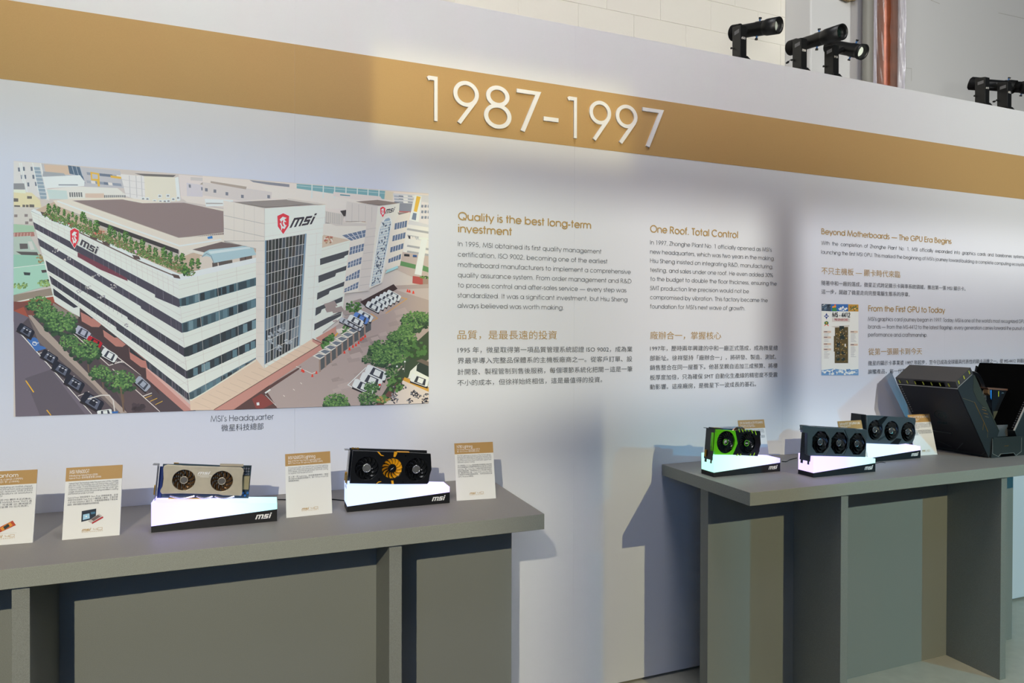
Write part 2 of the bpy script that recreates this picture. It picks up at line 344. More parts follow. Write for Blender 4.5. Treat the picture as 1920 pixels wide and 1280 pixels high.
# ------------------------------------------------------------------ raised title numerals on the gold band
title = tag(empty('title_numerals', (onY(800, 200).x, 0, bz0)), 'large white raised numerals 1987-1997 mounted on the gold band', 'sign')
tz0 = (onY(805, 227.5).z + onY(1078, 259).z) / 2 ; tz1 = (onY(808, 144.5).z + onY(1076, 182).z) / 2
NUM = {'1': [[(-.02, .93), (.02, .955), (.20, .955), (.20, 0)]], '9': [arc(.29, .70, .245, .255, 0, 360, 36), [(.13, .0), (.50, .56)]],
       '8': [arc(.3, .755, .21, .2, 0, 360, 36), arc(.3, .29, .255, .245, 0, 360, 36)], '7': [[(.0, .955), (.46, .955), (.13, 0)]], '-': [[(0, .5), (.3, .5)]]}
for ch, a, b in (('1', 145, 220), ('9', 328, 505), ('8', 540, 730), ('7', 765, 935), ('-', 952, 1055), ('1', 1115, 1182), ('9', 1268, 1418), ('9', 1450, 1600), ('7', 1635, 1783)):
    X0 = onY(760 + a / 3.692, 210 + .12 * (a / 3.692), 0).x; X1 = onY(760 + b / 3.692, 210 + .12 * (b / 3.692), 0).x
    q = [p for s in NUM[ch] for p in stroke(s, .092)]; lay = [j for j, s in enumerate(NUM[ch]) for p in stroke(s, .092)]
    xs = [p[0] for f in q for p in f]; zs = [p[1] for f in q for p in f]; ax, bx = min(xs), max(xs); az, bz = min(zs), max(zs)
    H = tz1 - tz0; z0 = tz0 + (0 if ch != '-' else .33 * H); zk = H / (bz - az) if ch != '-' else H * .10 / (bz - az)
    mb = MB()
    for j, f in zip(lay, q): mb.prism([(X0 + (p[0] - ax) * (X1 - X0) / (bx - ax), z0 + (p[1] - az) * zk) for p in f], -.0075 - j * .0002, -.0012)
    o = mb.build('numeral' if ch != '-' else 'dash', WHITE, title)
    o.matrix_parent_inverse = Matrix.Translation(-title.location)

# ------------------------------------------------------------------ printed texts on the wall
def para(name, m, lines, ox, oy, k, em, w=.071, y=-.0012):
    """lines: (text, left, right, baseline at left, baseline at right) in photo measure; em: type size in photo pixels at the left"""
    mb = MB()
    for t, l, r, bl, br in lines:
        xl, xr = ox + l / k, ox + r / k; yl, yr = oy + bl / k, oy + br / k
        P, Q = onY(xl, yl), onY(xr, yr); z = (P.z + Q.z) / 2
        s = abs(onY(xl, yl - em).z - P.z)
        if is_cjk(t): put_line(mb, cjk(t), P.x, Q.x, z + s * .075, s, y)
        else: put_line(mb, latin(t, w), P.x, Q.x, z, s, y)
    return mb.build(name, m, wall, recalc=False)
para('heading_text', TXTG, [('Quality is the best long-term', 100, 1430, 177, 252), ('investment', 100, 637, 297, 322)], 840, 380, 5.333, 19.5, .116)
para('body_text', TXT, [('In 1995, MSI obtained its first quality management', 98, 1532, 437, 505), ('certification, ISO 9002, becoming one of the earliest', 98, 1592, 540, 603),
 ('motherboard manufacturers to implement a comprehensive', 98, 1826, 645, 707), ('quality assurance system. From order management and R&D', 98, 1832, 748, 800),
 ('to process control and after-sales service \u2014 every step was', 98, 1782, 848, 892), ('standardized. It was a significant investment, but Hsu Sheng', 95, 1793, 950, 984),
 ('always believed was worth making.', 95, 1155, 1050, 1067)], 840, 380, 5.333, 12.1)
para('heading_text', TXTG, [('品質，是最長遠的投資', 93, 1087, 190, 190)], 840, 600, 5.333, 18.5)
para('body_text', TXT, [('1995 年，微星取得第一項品質管理系統認證 ISO 9002，成為業', 95, 1842, 325, 318), ('界最早導入完整品保體系的主機板廠商之一。從客戶訂單、設', 95, 1840, 432, 415),
 ('計開發、製程管制到售後服務，每個環節系統化把關－這是一筆', 95, 1842, 545, 515), ('不小的成本，但徐祥始終相信，這是最值得的投資。', 93, 1540, 650, 625)], 840, 600, 5.333, 12.4)
para('heading_text', TXTG, [('One Roof. Total Control', 100, 978, 190, 243)], 1200, 400, 5.333, 17.6, .116)
para('body_text', TXT, [("In 1997, Zhonghe Plant No. 1 officially opened as MSI's", 100, 1315, 312, 380), ('new headquarters, which was two years in the making.', 100, 1343, 402, 468),
 ('Hsu Sheng insisted on integrating R&D, manufacturing,', 100, 1328, 493, 550), ('testing, and sales under one roof. He even added 30%', 100, 1328, 585, 635),
 ('to the budget to double the floor thickness, ensuring the', 103, 1365, 677, 717), ('SMT production line precision would not be', 100, 1087, 768, 795),
 ('compromised by vibration. This factory became the', 100, 1275, 860, 884), ("foundation for MSI's next wave of growth.", 100, 1048, 950, 966)], 1200, 400, 5.333, 10.7)
para('heading_text', TXTG, [('廠辦合一，掌握核心', 100, 810, 190, 190)], 1200, 600, 5.333, 16)
para('body_text', TXT, [('1997年，歷時兩年興建的中和一廠正式落成，成為微星總', 100, 1375, 308, 300), ('部新址。徐祥堅持「廠辦合一」，將研發、製造、測試、', 98, 1360, 405, 390),
 ('銷售整合在同一屋簷下。他甚至親自追加三成預算、將樓', 98, 1373, 500, 477), ('板厚度加倍，只為確保 SMT 自動化生產線的精密度不受震', 98, 1373, 597, 569), ('動影響。這座廠房，是微星下一波成長的基石。', 98, 1158, 692, 662)], 1200, 600, 5.333, 10.8)
para('heading_text', TXTG, [('Beyond Motherboards \u2014 The GPU Era Begins', 95, 1265, 138, 225)], 1520, 410, 4.8, 14.2, .11)
para('body_text', TXT, [('With  the  completion  of  Zhonghe  Plant  No.  1,  MSI  officially  expanded  into  graphics  cards  and  barebones  systems,', 93, 1925, 233, 358),
 ("launching the first MSI GPU. This marked the beginning of MSI's journey toward building a complete computing ecosystem.", 93, 1955, 315, 428)], 1520, 410, 4.8, 9.6)
para('heading_text', TXTG, [('不只主機板 \u2014 顯卡時代來臨', 95, 803, 503, 525)], 1520, 410, 4.8, 14.5)
para('body_text', TXT, [('隨著中和一廠的落成，微星正式跨足顯示卡與準系統領域，推出第一張 MSI 顯示卡。', 95, 1392, 603, 643), ('這一步，開啟了微星走向完整電腦生態系的序章。', 95, 890, 678, 697)], 1520, 410, 4.8, 9.6)
para('heading_text', TXTG, [('From the First GPU to Today', 517, 1208, 162, 172)], 1520, 550, 4.8, 14.6, .11)
para('body_text', TXT, [("MSI's graphics card journey began in 1997. Today, MSI is one of the world's most recognized GPU", 515, 1925, 250, 262),
 ('brands \u2014 from the MS-4412 to the latest flagship, every generation carries forward the pursuit of', 515, 1932, 318, 325), ('performance and craftsmanship.', 515, 1047, 388, 388)], 1520, 550, 4.8, 10)
para('heading_text', TXTG, [('從第一張顯卡到今天', 517, 1000, 553, 548)], 1520, 550, 4.8, 14)
para('body_text', TXT, [('微星的顯示卡事業從 1997 年起步，至今已成為全球最具代表性的顯卡品牌之一。從 MS-4412 到最新', 515, 1938, 647, 622),
 ('旗艦產品，每一代都延續', 515, 930, 722, 715)], 1520, 550, 4.8, 9.6)
para('caption_text', TXT, [("MSI's Headquarter", 60, 533, 1160, 1145)], 380, 500, 4, 15.2)
para('caption_text', TXT, [('微星科技總部', 140, 457, 1231, 1221)], 380, 500, 4, 14)

# ------------------------------------------------------------------ flat colour prints (many small inks on one sheet)
class Print:
    def __init__(s, gain): s.mb = MB(); s.k = 0; s.g = gain
    Z = {'0': (0, 0, 1), 'A': (0, 280, 4), 'B': (380, 280, 4), 'C': (0, 500, 4), 'D': (380, 500, 4), 'E': (1520, 550, 4.8)}
    def px(s, z, x, y): a, b, k = s.Z[z]; return a + x / k, b + y / k
    def poly(s, h, z, *c, step=1):
        s.k += step; pts = [s.px(z, c[i], c[i + 1]) for i in range(0, len(c), 2)]
        pts = [(min(max(x, s.bx[0]), s.bx[1]), min(max(y, s.ty(x)), s.by(x))) for x, y in pts]
        y = -.0012 - s.k * 4e-6
        v = []
        for p in pts: q = onY(p[0], p[1]); v.append((q.x, y, q.z))
        s.mb.add(v, [tuple(range(len(v)))], col=(lambda c: (min(1, c[0] * 1.07), c[1], c[2] * .89, 1))(hx(h, s.g)) if isinstance(h, str) else h)
    def line(s, h, z, pts, w):
        for f in stroke(pts, w): s.poly(h, z, *[c for p in f for c in p], step=.2)
    def blobs(s, z, cx, cy, rx, ry, n, cols, size):
        for i in range(n):
            a = random.random() * 2 * PI; r = math.sqrt(random.random()); x = cx + math.cos(a) * rx * r; y = cy + math.sin(a) * ry * r
            t = i / n; col = cols[min(len(cols) - 1, int((t * .7 + random.random() * .3) * len(cols)))]
            m = random.choice((5, 6)); b = random.random() * 6
            s.poly(col, z, *[c for j in range(m) for c in (x + math.cos(b + j * 2 * PI / m) * size * random.uniform(.6, 1.2), y + math.sin(b + j * 2 * PI / m) * size * random.uniform(.5, 1.0))], step=.06)
    def car(s, z, cx, cy, L, W, ang, col, glass='2A2C33'):
        c, q = math.cos(math.radians(ang)), math.sin(math.radians(ang))
        T = lambda u, v: (cx + u * L * c - v * W * q, cy + u * L * q + v * W * c)
        P = lambda h, *uv: s.poly(h, z, *[k for i in range(0, len(uv), 2) for k in T(uv[i], uv[i + 1])], step=.3)
        P('2B2528', -.5, -.3, .5, -.3, .55, .62, -.45, .66)
        P(col, -.5, -.35, -.42, -.48, .42, -.48, .5, -.35, .5, .35, .42, .48, -.42, .48, -.5, .35)
        P(glass, -.22, -.38, .30, -.38, .36, .40, -.26, .40); P(col, -.10, -.30, .20, -.30, .20, .30, -.10, .30)
    def logo(s, h, z, tl, tr, br, bl):
        for f in LOGO:
            c = []
            for a, b in f:
                x = (bl[0] * (1 - a) + br[0] * a) * (1 - b) + (tl[0] * (1 - a) + tr[0] * a) * b
                y = (bl[1] * (1 - a) + br[1] * a) * (1 - b) + (tl[1] * (1 - a) + tr[1] * a) * b
                c += [x, y]
            s.poly(h, z, *c, step=.1)
    def shield(s, z, x, y, w, h):
        U = lambda *p: [k for i in range(0, len(p), 2) for k in (x + p[i] * w, y + p[i + 1] * h)]
        s.poly('E8E4E0', z, *U(-.04, .10, .5, -.04, 1.04, .10, 1.0, .62, .5, 1.04, .0, .66)); s.poly('D23A44', z, *U(0, .13, .5, 0, 1, .13, .96, .6, .5, 1, .04, .63))
        s.poly('EFEAE6', z, *U(.2, .3, .45, .16, .8, .22, .6, .3, .78, .42, .55, .42, .7, .58, .8, .56, .62, .75, .42, .72, .34, .85, .3, .6, .2, .5, .34, .44)); s.poly('D23A44', z, *U(.36, .38, .5, .32, .46, .5, .58, .64, .44, .62, .34, .5))
def lerp(a, b, t): return a + (b - a) * t
pr = Print(1.38); P = pr.poly
pr.bx = (25.9, 803.2); pr.ty = lambda x: lerp(302, 362, (x - 25.9) / 777.3); pr.by = lambda x: lerp(780.5, 755.5, (x - 29.5) / 773.5)
P('C6BFB9', '0', 20, 290, 810, 350, 810, 770, 20, 790)
# far city
P('CFCFCE', 'A', 100, 85, 330, 100, 372, 385, 100, 300)
for x, y in ((135, 150), (172, 145), (230, 145), (156, 205), (182, 205), (243, 205), (205, 262), (262, 258)): P('6A727E', 'A', x, y - 14, x + 14, y - 14, x + 17, y + 16, x + 3, y + 16)
P('8FA0AC', 'A', 248, 130, 298, 130, 356, 372, 306, 372)
for i in range(9): pr.line('D9DBDC', 'A', [(250 + i * 6.5, 130 + i * 27), (300 + i * 6.5, 132 + i * 27)], 4)
for x in (146, 160, 245, 305): pr.line('E2E2E2', 'A', [(x, 100), (x + 45, 320)], 6)
P('8B8C8F', 'A', 100, 255, 182, 255, 190, 300, 100, 300)
P('B7B7BB', 'A', 310, 105, 900, 160, 940, 290, 640, 280, 330, 200)
P('C9B49F', 'A', 330, 112, 520, 125, 530, 190, 420, 190, 340, 165); P('9DA1A6', 'A', 325, 165, 480, 180, 500, 206, 320, 204)
P('566A7E', 'A', 510, 120, 600, 132, 642, 260, 606, 200, 522, 182)
for x in (540, 570, 598): pr.line('A9B4BE', 'A', [(x, 125), (x + 22, 200)], 4)
P('DEDEDE', 'A', 320, 205, 600, 193, 636, 240, 632, 275, 350, 292); P('90959A', 'A', 440, 262, 585, 262, 585, 271, 440, 270)
for i in range(16): P(random.choice(['8C94A2', 'C8C4BC', '6D7787', 'D6D3D0', 'A3A7B0']), 'A', *(lambda x, y: (x, y, x + 34, y + 4, x + 40, y + 24, x + 4, y + 20))(650 + (i % 8) * 32, 170 + (i // 8) * 62 + (i % 8) * 3))
P('D9B04A', 'A', 678, 168, 745, 180, 748, 240, 750, 278, 735, 278, 728, 238, 685, 232); P('B9B9BC', 'A', 690, 182, 733, 190, 735, 222, 694, 220); P('D9B04A', 'A', 828, 195, 910, 206, 908, 222, 832, 212)
P('D8D7D1', 'A', 350, 372, 352, 300, 560, 278, 880, 290, 952, 345, 900, 375); P('BFCFCC', 'A', 352, 300, 500, 310, 512, 375, 372, 372)
for i in range(6): P('70726F', 'A', 520 + i * 17, 322, 531 + i * 17, 322, 534 + i * 17, 358, 523 + i * 17, 356)
P('CDB9A8', 'A', 640, 330, 780, 330, 785, 365, 640, 362)
for i in range(11): P('7B7B78', 'A', 782 + i * 15, 343, 792 + i * 15, 343, 792 + i * 15, 364, 782 + i * 15, 362)
P('DACFAA', 'A', 100, 315, 240, 325, 300, 380, 312, 436, 100, 430); P('E5DFCB', 'A', 100, 300, 190, 305, 195, 330, 100, 322)
for x, y, u, v in ((205, 350, 35, 20), (170, 414, 20, 28), (196, 414, 20, 28), (222, 412, 36, 30), (108, 418, 44, 26), (104, 366, 34, 26)): P('6A655E', 'A', x, y, x + u, y + 2, x + u, y + v, x, y + v)
P('C9C6BF', 'A', 100, 430, 310, 436, 240, 560, 100, 560)
for x, y in ((108, 488), (185, 485), (190, 540), (220, 520)): P('8A7F7C', 'A', x, y, x + 24, y, x + 24, y + 20, x, y + 20)
P('D8D6D5', 'A', 905, 185, 1080, 200, 1092, 398, 945, 350); P('DBD4C4', 'A', 1080, 200, 1312, 210, 1350, 388, 1092, 402); P('E6E3DE', 'A', 1312, 212, 1338, 205, 1354, 382, 1330, 388); P('716D69', 'A', 1010, 180, 1320, 192, 1300, 208, 1080, 200)
for x in (970, 1020, 1060): pr.line('B4B2B0', 'A', [(x, 196), (x + 8, 360)], 4)
for y in (240, 290, 340): pr.line('C2C0BE', 'A', [(915, y - 14), (1088, y + 10)], 3)
for x, y in ((1060, 358), (1092, 360), (1185, 338), (1246, 336), (1146, 376), (1190, 378), (1222, 378), (1250, 376), (1286, 362), (1322, 352)):
    P('E9E8E6', 'A', x, y, x + 28, y, x + 28, y + 26, x, y + 26); P('8E8E8C', 'A', x + 7, y + 6, x + 21, y + 6, x + 23, y + 18, x + 5, y + 18)
P('D3CCC9', 'A', 1340, 188, 1925, 245, 1925, 395, 1400, 385, 1360, 370); P('C8C4C9', 'A', 1400, 250, 1880, 322, 1880, 388, 1402, 350); P('9F9385', 'A', 1520, 246, 1750, 276, 1745, 300, 1500, 262); P('C2BDBA', 'A', 1430, 208, 1925, 236, 1925, 262, 1430, 232)
for x, y in ((1415, 262), (1508, 283), (1540, 288), (1602, 298), (1692, 318), (1808, 340)): P('777A84', 'A', x, y, x + 16, y + 2, x + 18, y + 26, x + 2, y + 24)
P('D5CFC8', 'A', 1350, 350, 1700, 362, 1700, 440, 1400, 395); P('E6E4E0', 'A', 1535, 372, 1640, 364, 1680, 395, 1675, 424, 1545, 428); P('E6E4E0', 'A', 1650, 366, 1745, 362, 1750, 392, 1675, 396); P('A8A29C', 'A', 1545, 400, 1670, 402, 1672, 410, 1545, 410)
P('D6CFC8', 'B', 0, 200, 1700, 335, 1700, 560, 900, 560, 900, 400, 360, 385, 0, 370)
P('85878F', 'B', 350, 230, 650, 262, 650, 283, 500, 266, 380, 246); P('DAD2CA', 'B', 440, 272, 980, 330, 1300, 372, 1100, 445, 950, 445, 850, 392, 520, 362)
P('77A5AA', 'B', 705, 258, 1370, 312, 1362, 374, 1190, 352, 980, 332, 705, 292)
for x in (820, 905, 990, 1075, 1160, 1240, 1322): pr.line('CBD6D4', 'B', [(x, 250), (x - 2, 365)], 8)
pr.line('BFD0D0', 'B', [(705, 272), (1370, 330)], 3); P('D4CCC6', 'B', 980, 318, 1330, 352, 1350, 380, 1190, 384, 980, 350); P('5C8D95', 'B', 1030, 336, 1105, 343, 1105, 351, 1030, 345)
P('CBC5C1', 'B', 0, 245, 520, 320, 515, 372, 290, 384, 0, 345)
for x, y in ((18, 290), (82, 300), (172, 320), (288, 340), (485, 342)): P('777A84', 'B', x, y, x + 20, y + 2, x + 20, y + 26, x, y + 24)
P('A99C90', 'B', 60, 238, 330, 280, 325, 300, 60, 252); P('CFC8B3', 'B', 1368, 310, 1432, 320, 1424, 384, 1362, 374)
P('C6C8CC', 'B', 1424, 330, 1700, 345, 1700, 640, 1540, 560, 1560, 480, 1470, 478)
for i in range(14): P(random.choice(['8F959F', 'B5B0A8', 'A0A7B2', 'DAD9D6', '7C8490']), 'B', *(lambda x, y: (x, y, x + 36, y + 3, x + 36, y + 14, x, y + 11))(1436 + (i % 5) * 34, 345 + (i // 5) * 22))
P('868B96', 'B', 1472, 402, 1572, 407, 1562, 468, 1466, 462); P('B25F5C', 'B', 1470, 462, 1560, 466, 1558, 474, 1470, 470)
P('DEDDDC', 'B', 1590, 342, 1642, 350, 1620, 545, 1548, 530); P('D8B045', 'B', 1604, 350, 1634, 356, 1606, 470, 1582, 464)
P('6F7F95', 'B', 1578, 475, 1604, 480, 1598, 532, 1566, 524); P('D2D0D2', 'B', 1642, 392, 1700, 400, 1700, 565, 1618, 545)
for i in range(9): P('7C8494', 'B', *(lambda x, y: (x, y, x + 16, y + 2, x + 13, y + 22, x - 3, y + 20))(1640 + (i % 3) * 24, 415 + (i // 3) * 42))
P('DAD8D5', 'B', 1530, 560, 1700, 585, 1700, 800, 1500, 770)
for y in (590, 640, 715, 758): P('A2A4A8', 'B', 1535, y, 1700, y + 26, 1700, y + 42, 1530, y + 14)
for i in range(8): P(random.choice(['C9484A', 'D8D5D0', '3A3A42', 'B9BCC0']), 'B', *(lambda x: (x, 644 + (x - 1520) * .13, x + 14, 646 + (x - 1520) * .13, x + 18, 668 + (x - 1520) * .13, x + 4, 666 + (x - 1520) * .13))(1522 + i * 18))
P('B8ABA4', 'B', 1480, 765, 1700, 800, 1700, 1010, 1450, 900); P('5C8A5A', 'B', 1475, 834, 1598, 864, 1594, 896, 1470, 868); P('5C8A5A', 'B', 1650, 868, 1700, 884, 1700, 922, 1640, 906)
pr.car('B', 1530, 792, 40, 16, 5, '2A2C30'); pr.car('B', 1590, 798, 30, 16, 5, '3866A8'); P('E8E5E0', 'B', 1640, 670, 1684, 672, 1640, 945, 1588, 935); P('E0DDD8', 'B', 1620, 655, 1700, 665, 1700, 680, 1620, 675)
P('AC4F4B', 'B', 1575, 948, 1655, 960, 1650, 1016, 1572, 1002); P('9A8478', 'B', 1650, 960, 1700, 975, 1700, 1040, 1650, 1016); pr.blobs('B', 1665, 960, 35, 10, 20, ['3E5A34', '6B8A4A'], 9)
# left neighbourhood
P('9FBEA4', 'A', 100, 560, 252, 572, 264, 618, 100, 626); P('A9776E', 'A', 100, 624, 255, 618, 262, 650, 100, 664)
for i in range(6): pr.line('C9B0A4', 'A', [(112 + i * 24, 626), (108 + i * 24, 660)], 5)
P('AEBEB3', 'A', 100, 655, 228, 648, 290, 760, 302, 782, 100, 790); P('635E5C', 'A', 148, 706, 208, 706, 212, 745, 152, 748); P('5A5654', 'A', 120, 765, 280, 770, 292, 800, 180, 800); P('C9CBC6', 'A', 210, 690, 240, 690, 262, 750, 232, 754)
P('93BFAC', 'A', 100, 788, 320, 796, 362, 858, 100, 886); P('A2CBB8', 'A', 100, 884, 352, 858, 402, 1012, 100, 1092); pr.line('D5DDD6', 'A', [(100, 888), (352, 858)], 5)
P('3C4442', 'A', 178, 920, 230, 924, 226, 944, 184, 942); P('4C4542', 'A', 310, 905, 358, 902, 358, 920, 318, 926); P('4C4542', 'A', 326, 980, 372, 972, 376, 988, 334, 996)
pr.blobs('A', 305, 820, 26, 34, 26, ['7F7350', 'A89668'], 9); pr.blobs('A', 150, 1020, 60, 22, 40, ['6E8F56', '98B46E'], 10); pr.blobs('A', 335, 1005, 50, 24, 36, ['6E8F56', '98B46E'], 10)
P('938678', 'A', 100, 1092, 405, 1035, 420, 1140, 100, 1150); pr.line('DDD8D0', 'A', [(100, 1150), (230, 1122), (410, 1098)], 10); P('9F5240', 'A', 100, 1150, 415, 1100, 425, 1165, 250, 1180, 250, 1290, 100, 1290)
# streets and yard, lower left
P('7A4A42', 'C', 100, 260, 420, 270, 540, 350, 240, 365, 215, 380, 180, 300, 100, 330); P('8C8078', 'C', 400, 270, 520, 340, 600, 372, 620, 420, 380, 400)
P('6B6470', 'C', 100, 330, 220, 380, 700, 1104, 118, 1124); P('5E5862', 'C', 190, 835, 380, 770, 640, 1106, 300, 1112)
P('554C52', 'C', 130, 465, 215, 380, 950, 1096, 695, 1106); pr.line('DAD8D6', 'C', [(130, 472), (290, 650), (690, 1104)], 7)
for a, b in (((290, 650), (400, 618)), ((380, 760), (430, 745)), ((480, 850), (560, 818)), ((585, 968), (670, 935))): pr.line('CFCCCA', 'C', [a, b], 5)
P('3F6CAE', 'C', 203, 540, 262, 528, 382, 602, 272, 634); P('5C5560', 'C', 290, 545, 330, 560, 345, 602, 300, 590); pr.line('E2E2E2', 'C', arc(262, 575, 16, 13, 0, 320), 5); pr.line('E2E2E2', 'C', [(248, 560), (270, 572), (292, 570)], 5)
for a, b in (((195, 852), (255, 940)), ((352, 1072), (384, 1114))): pr.line('DDAA38', 'C', [a, b], 9)
P('4E4448', 'C', 240, 365, 600, 390, 1110, 770, 1470, 1078, 950, 1096); P('5A4D50', 'C', 700, 620, 1040, 800, 1200, 1085, 960, 1094)
for a, b in (((540, 487), (820, 740)), ((770, 590), (1060, 812)), ((845, 765), (1200, 1085)), ((820, 738), (925, 705)), ((615, 555), (690, 520)), ((1075, 968), (1140, 945))): pr.line('D2CFCC', 'C', [a, b], 6)
for i in range(4): pr.line('D2CFCC', 'C', [(830 + i * 22, 738 - i * 8), (880 + i * 16, 705 + i * 4)], 4)
for i in range(3): pr.line('D9B23E', 'C', [(1086 + i * 40, 984 + i * 24), (1140 + i * 40, 962 + i * 22)], 4)
P('A6988F', 'C', 212, 362, 238, 362, 480, 610, 780, 920, 955, 1092, 905, 1098, 700, 880, 300, 500); P('756A66', 'C', 212, 372, 300, 500, 700, 880, 905, 1098, 880, 1100, 670, 890, 290, 560)
pr.blobs('C', 1020, 1050, 60, 28, 12, ['4A4045', '3F363A'], 26)
for x, y, L in ((195, 478, 130), (372, 675, 130), (462, 765, 140), (560, 870, 150), (694, 1008, 170)):
    pr.car('C', x, y, L, L * .52, 32, '20222F', '5A6072')
    for k in range(3): P('C3C7CF', 'C', *(lambda a, b: (a, b, a + 14, b + 2, a + 16, b + 9, a + 2, b + 8))(x - 20 + k * 22, y - 22 + k * 12))
pr.car('C', 622, 490, 120, 64, 28, 'A9ACBC', '3A3E4C'); pr.car('C', 708, 565, 118, 60, 28, 'B01E2C', '2A1A20'); pr.car('C', 820, 662, 122, 68, 30, 'E6E6E8', '3A3E48'); pr.car('C', 1070, 876, 120, 66, 42, '9AA2B0', '40454F'); pr.car('C', 785, 1092, 110, 44, -8, 'E6E6E8', '3A3E48')
pr.line('C9C6C2', 'C', [(660, 990), (760, 962), (820, 962), (850, 1000), (862, 1090)], 9); P('3768A8', 'C', 840, 1084, 888, 1080, 884, 1098, 842, 1098)
def tree(z, x, y, r, n=70): pr.blobs(z, x, y + r * .25, r, r * .6, n, ['2A4030', '385238'], r * .17); pr.blobs(z, x, y - r * .05, r * .95, r * .62, n * 3, ['35553A', '446A40', '5A8048', '729858'], r * .085)
for x, y, r in ((295, 285, 95), (352, 345, 90), (462, 415, 122), (520, 560, 78), (645, 622, 112), (755, 790, 82), (908, 850, 112)):
    pr.line('6A5648', 'C', [(x + 10, y + r * .3), (x + 22, y + r * 1.5)], 9); tree('C', x, y, r)
pr.line('6E5A4A', 'C', [(905, 900), (930, 1085)], 12)
# main building
P('4A3A3B', 'C', 590, 300, 1110, 700, 1200, 960, 1080, 830, 590, 420)
for c in ((606, 338, 700, 386, 762, 432, 744, 452, 690, 450, 615, 408), (772, 462, 880, 530, 945, 582, 920, 600, 870, 596, 782, 522), (968, 606, 1108, 706, 1108, 762, 1060, 752, 978, 690)): P('B27A70', 'C', *c)
for c in ((650, 350, 700, 386, 692, 388, 610, 330), (772, 462, 880, 530, 860, 530, 772, 470), (970, 606, 1100, 706, 1070, 700, 975, 640)): P('2E3236', 'C', *c)
P('B8857C', 'C', 1095, 758, 1118, 752, 1470, 1072, 1380, 1082, 1100, 836); P('CDA79F', 'C', 1095, 758, 1118, 752, 1470, 1072, 1440, 1076)
P('DFDCD6', '0', 58, 395, 334, 525, 353.5, 737, 250, 655, 150, 576, 150, 594, 103, 566)
def band(c, *p): P(c, '0', *p)
band('4A4652', 62.5, 416, 336, 560, 338.5, 577, 291, 557, 291, 552, 66, 429); band('74404B', 146, 473, 200, 500, 238, 521, 240, 527, 190, 506, 146, 482)
band('4B4854', 71, 446, 341, 606, 343.5, 625, 265, 578, 264, 574, 75, 461); band('43414A', 86, 488, 346, 652, 349, 670, 240, 598, 239, 594, 90, 507)
band('3F3E47', 93, 516, 350, 695, 352.5, 711, 219, 618, 218, 613, 97, 532); band('3B3942', 100, 540, 147, 575, 139, 577, 101.5, 553); band('3B3E46', 273, 673, 353.5, 737, 356, 751.5, 277, 690)
for k in range(5):
    for i in range(34):
        t = i / 34 + random.random() * .02; xl = (62, 71, 86, 93, 275)[k]; y0 = (416, 446, 488, 516, 675)[k]; y1 = (560, 606, 652, 695, 736)[k]; h = lerp((12, 14, 17, 15, 14)[k], 18, t)
        xr = (336, 341, 346, 350, 354)[k]; x = lerp(xl, xr, t); y = lerp(y0, y1, t)
        if random.random() < .6: pr.line(random.choice(['6F6D7A', '85838F', '8C7A86']), '0', [(x, y + 1), (x + .6, y + h - 1)], .5)
for x, y in ((105, 469), (128, 486), (180, 517), (213, 537), (166, 539), (190, 556), (240, 610), (150, 545)): pr.blobs('0', x, y, 7, 4, 10, ['B9B6B0', '8E8C92', 'D2D0CC'], 1.6)
for t in [i / 26 for i in range(1, 26)]:
    x = lerp(58, 334, t ** .9); y = lerp(395, 525, t ** .9)
    for dy0, dy1 in ((.02, .13),): pr.line('C9C5BF', '0', [(x, y + 2), (x + 2, y + lerp(20, 33, t))], .5)
for o in (8, 16): pr.line('CAC6C0', '0', [(59.5, 395 + o * .7), (334.5, 525 + o)], .6)
for k, (a, b) in enumerate((((68, 437), (340, 592)), ((79, 474), (344, 640)), ((91, 511), (349, 683)), ((98, 536), (353, 722)))): pr.line('C6C2BC', '0', [a, b], .6)
P('E2DED5', '0', 334, 525, 480, 492, 480, 692, 356, 752)
RE = ((560, 576, 520, 535, '4C6770', 318), (606, 625, 559, 575, '4D656D', 380), (652, 670, 597, 615, '34393C', 427), (695, 711, 635, 651, '363B3F', 452), (736, 750, 670, 685, '5B7079', 480))
for i, (a, b, c, e, col, xs) in enumerate(RE):
    xl = 336 + i * 4.6
    P(col, '0', xl, a, 480, c, 480, e, xl + 2, b)
    for j in range(11):
        t = (j + random.random() * .5) / 11; x = lerp(xl, 480, t); y0, y1 = lerp(a, c, t), lerp(b, e, t)
        P(random.choice(['5F7C86', '43565E', '2E3538', '6F8A92', '38454B']), '0', x, y0 + 1, x + 8, y0 - 1, x + 8.5, y1 - 3, x, y1 - 1, step=.2)
    u0 = lerp(a, c, .35); P('E2DED5', '0', xl, lerp(b, e, 0) - 0, xl + 26, b - 3.2, xl + 26, b - 5.4, xl + .3, b - 1.5, step=.3)
for t in (.25, .5, .75): pr.line('C9C4BB', '0', [(lerp(334, 480, t), lerp(525, 492, t)), (lerp(356, 480, t), lerp(752, 692, t))], .5)
for (a, c) in ((535, 500), (543, 507), (590, 547), (598, 553), (636, 587), (682, 625), (722, 660)): pr.line('C9C4BB', '0', [(335, a), (480, c)], .5)
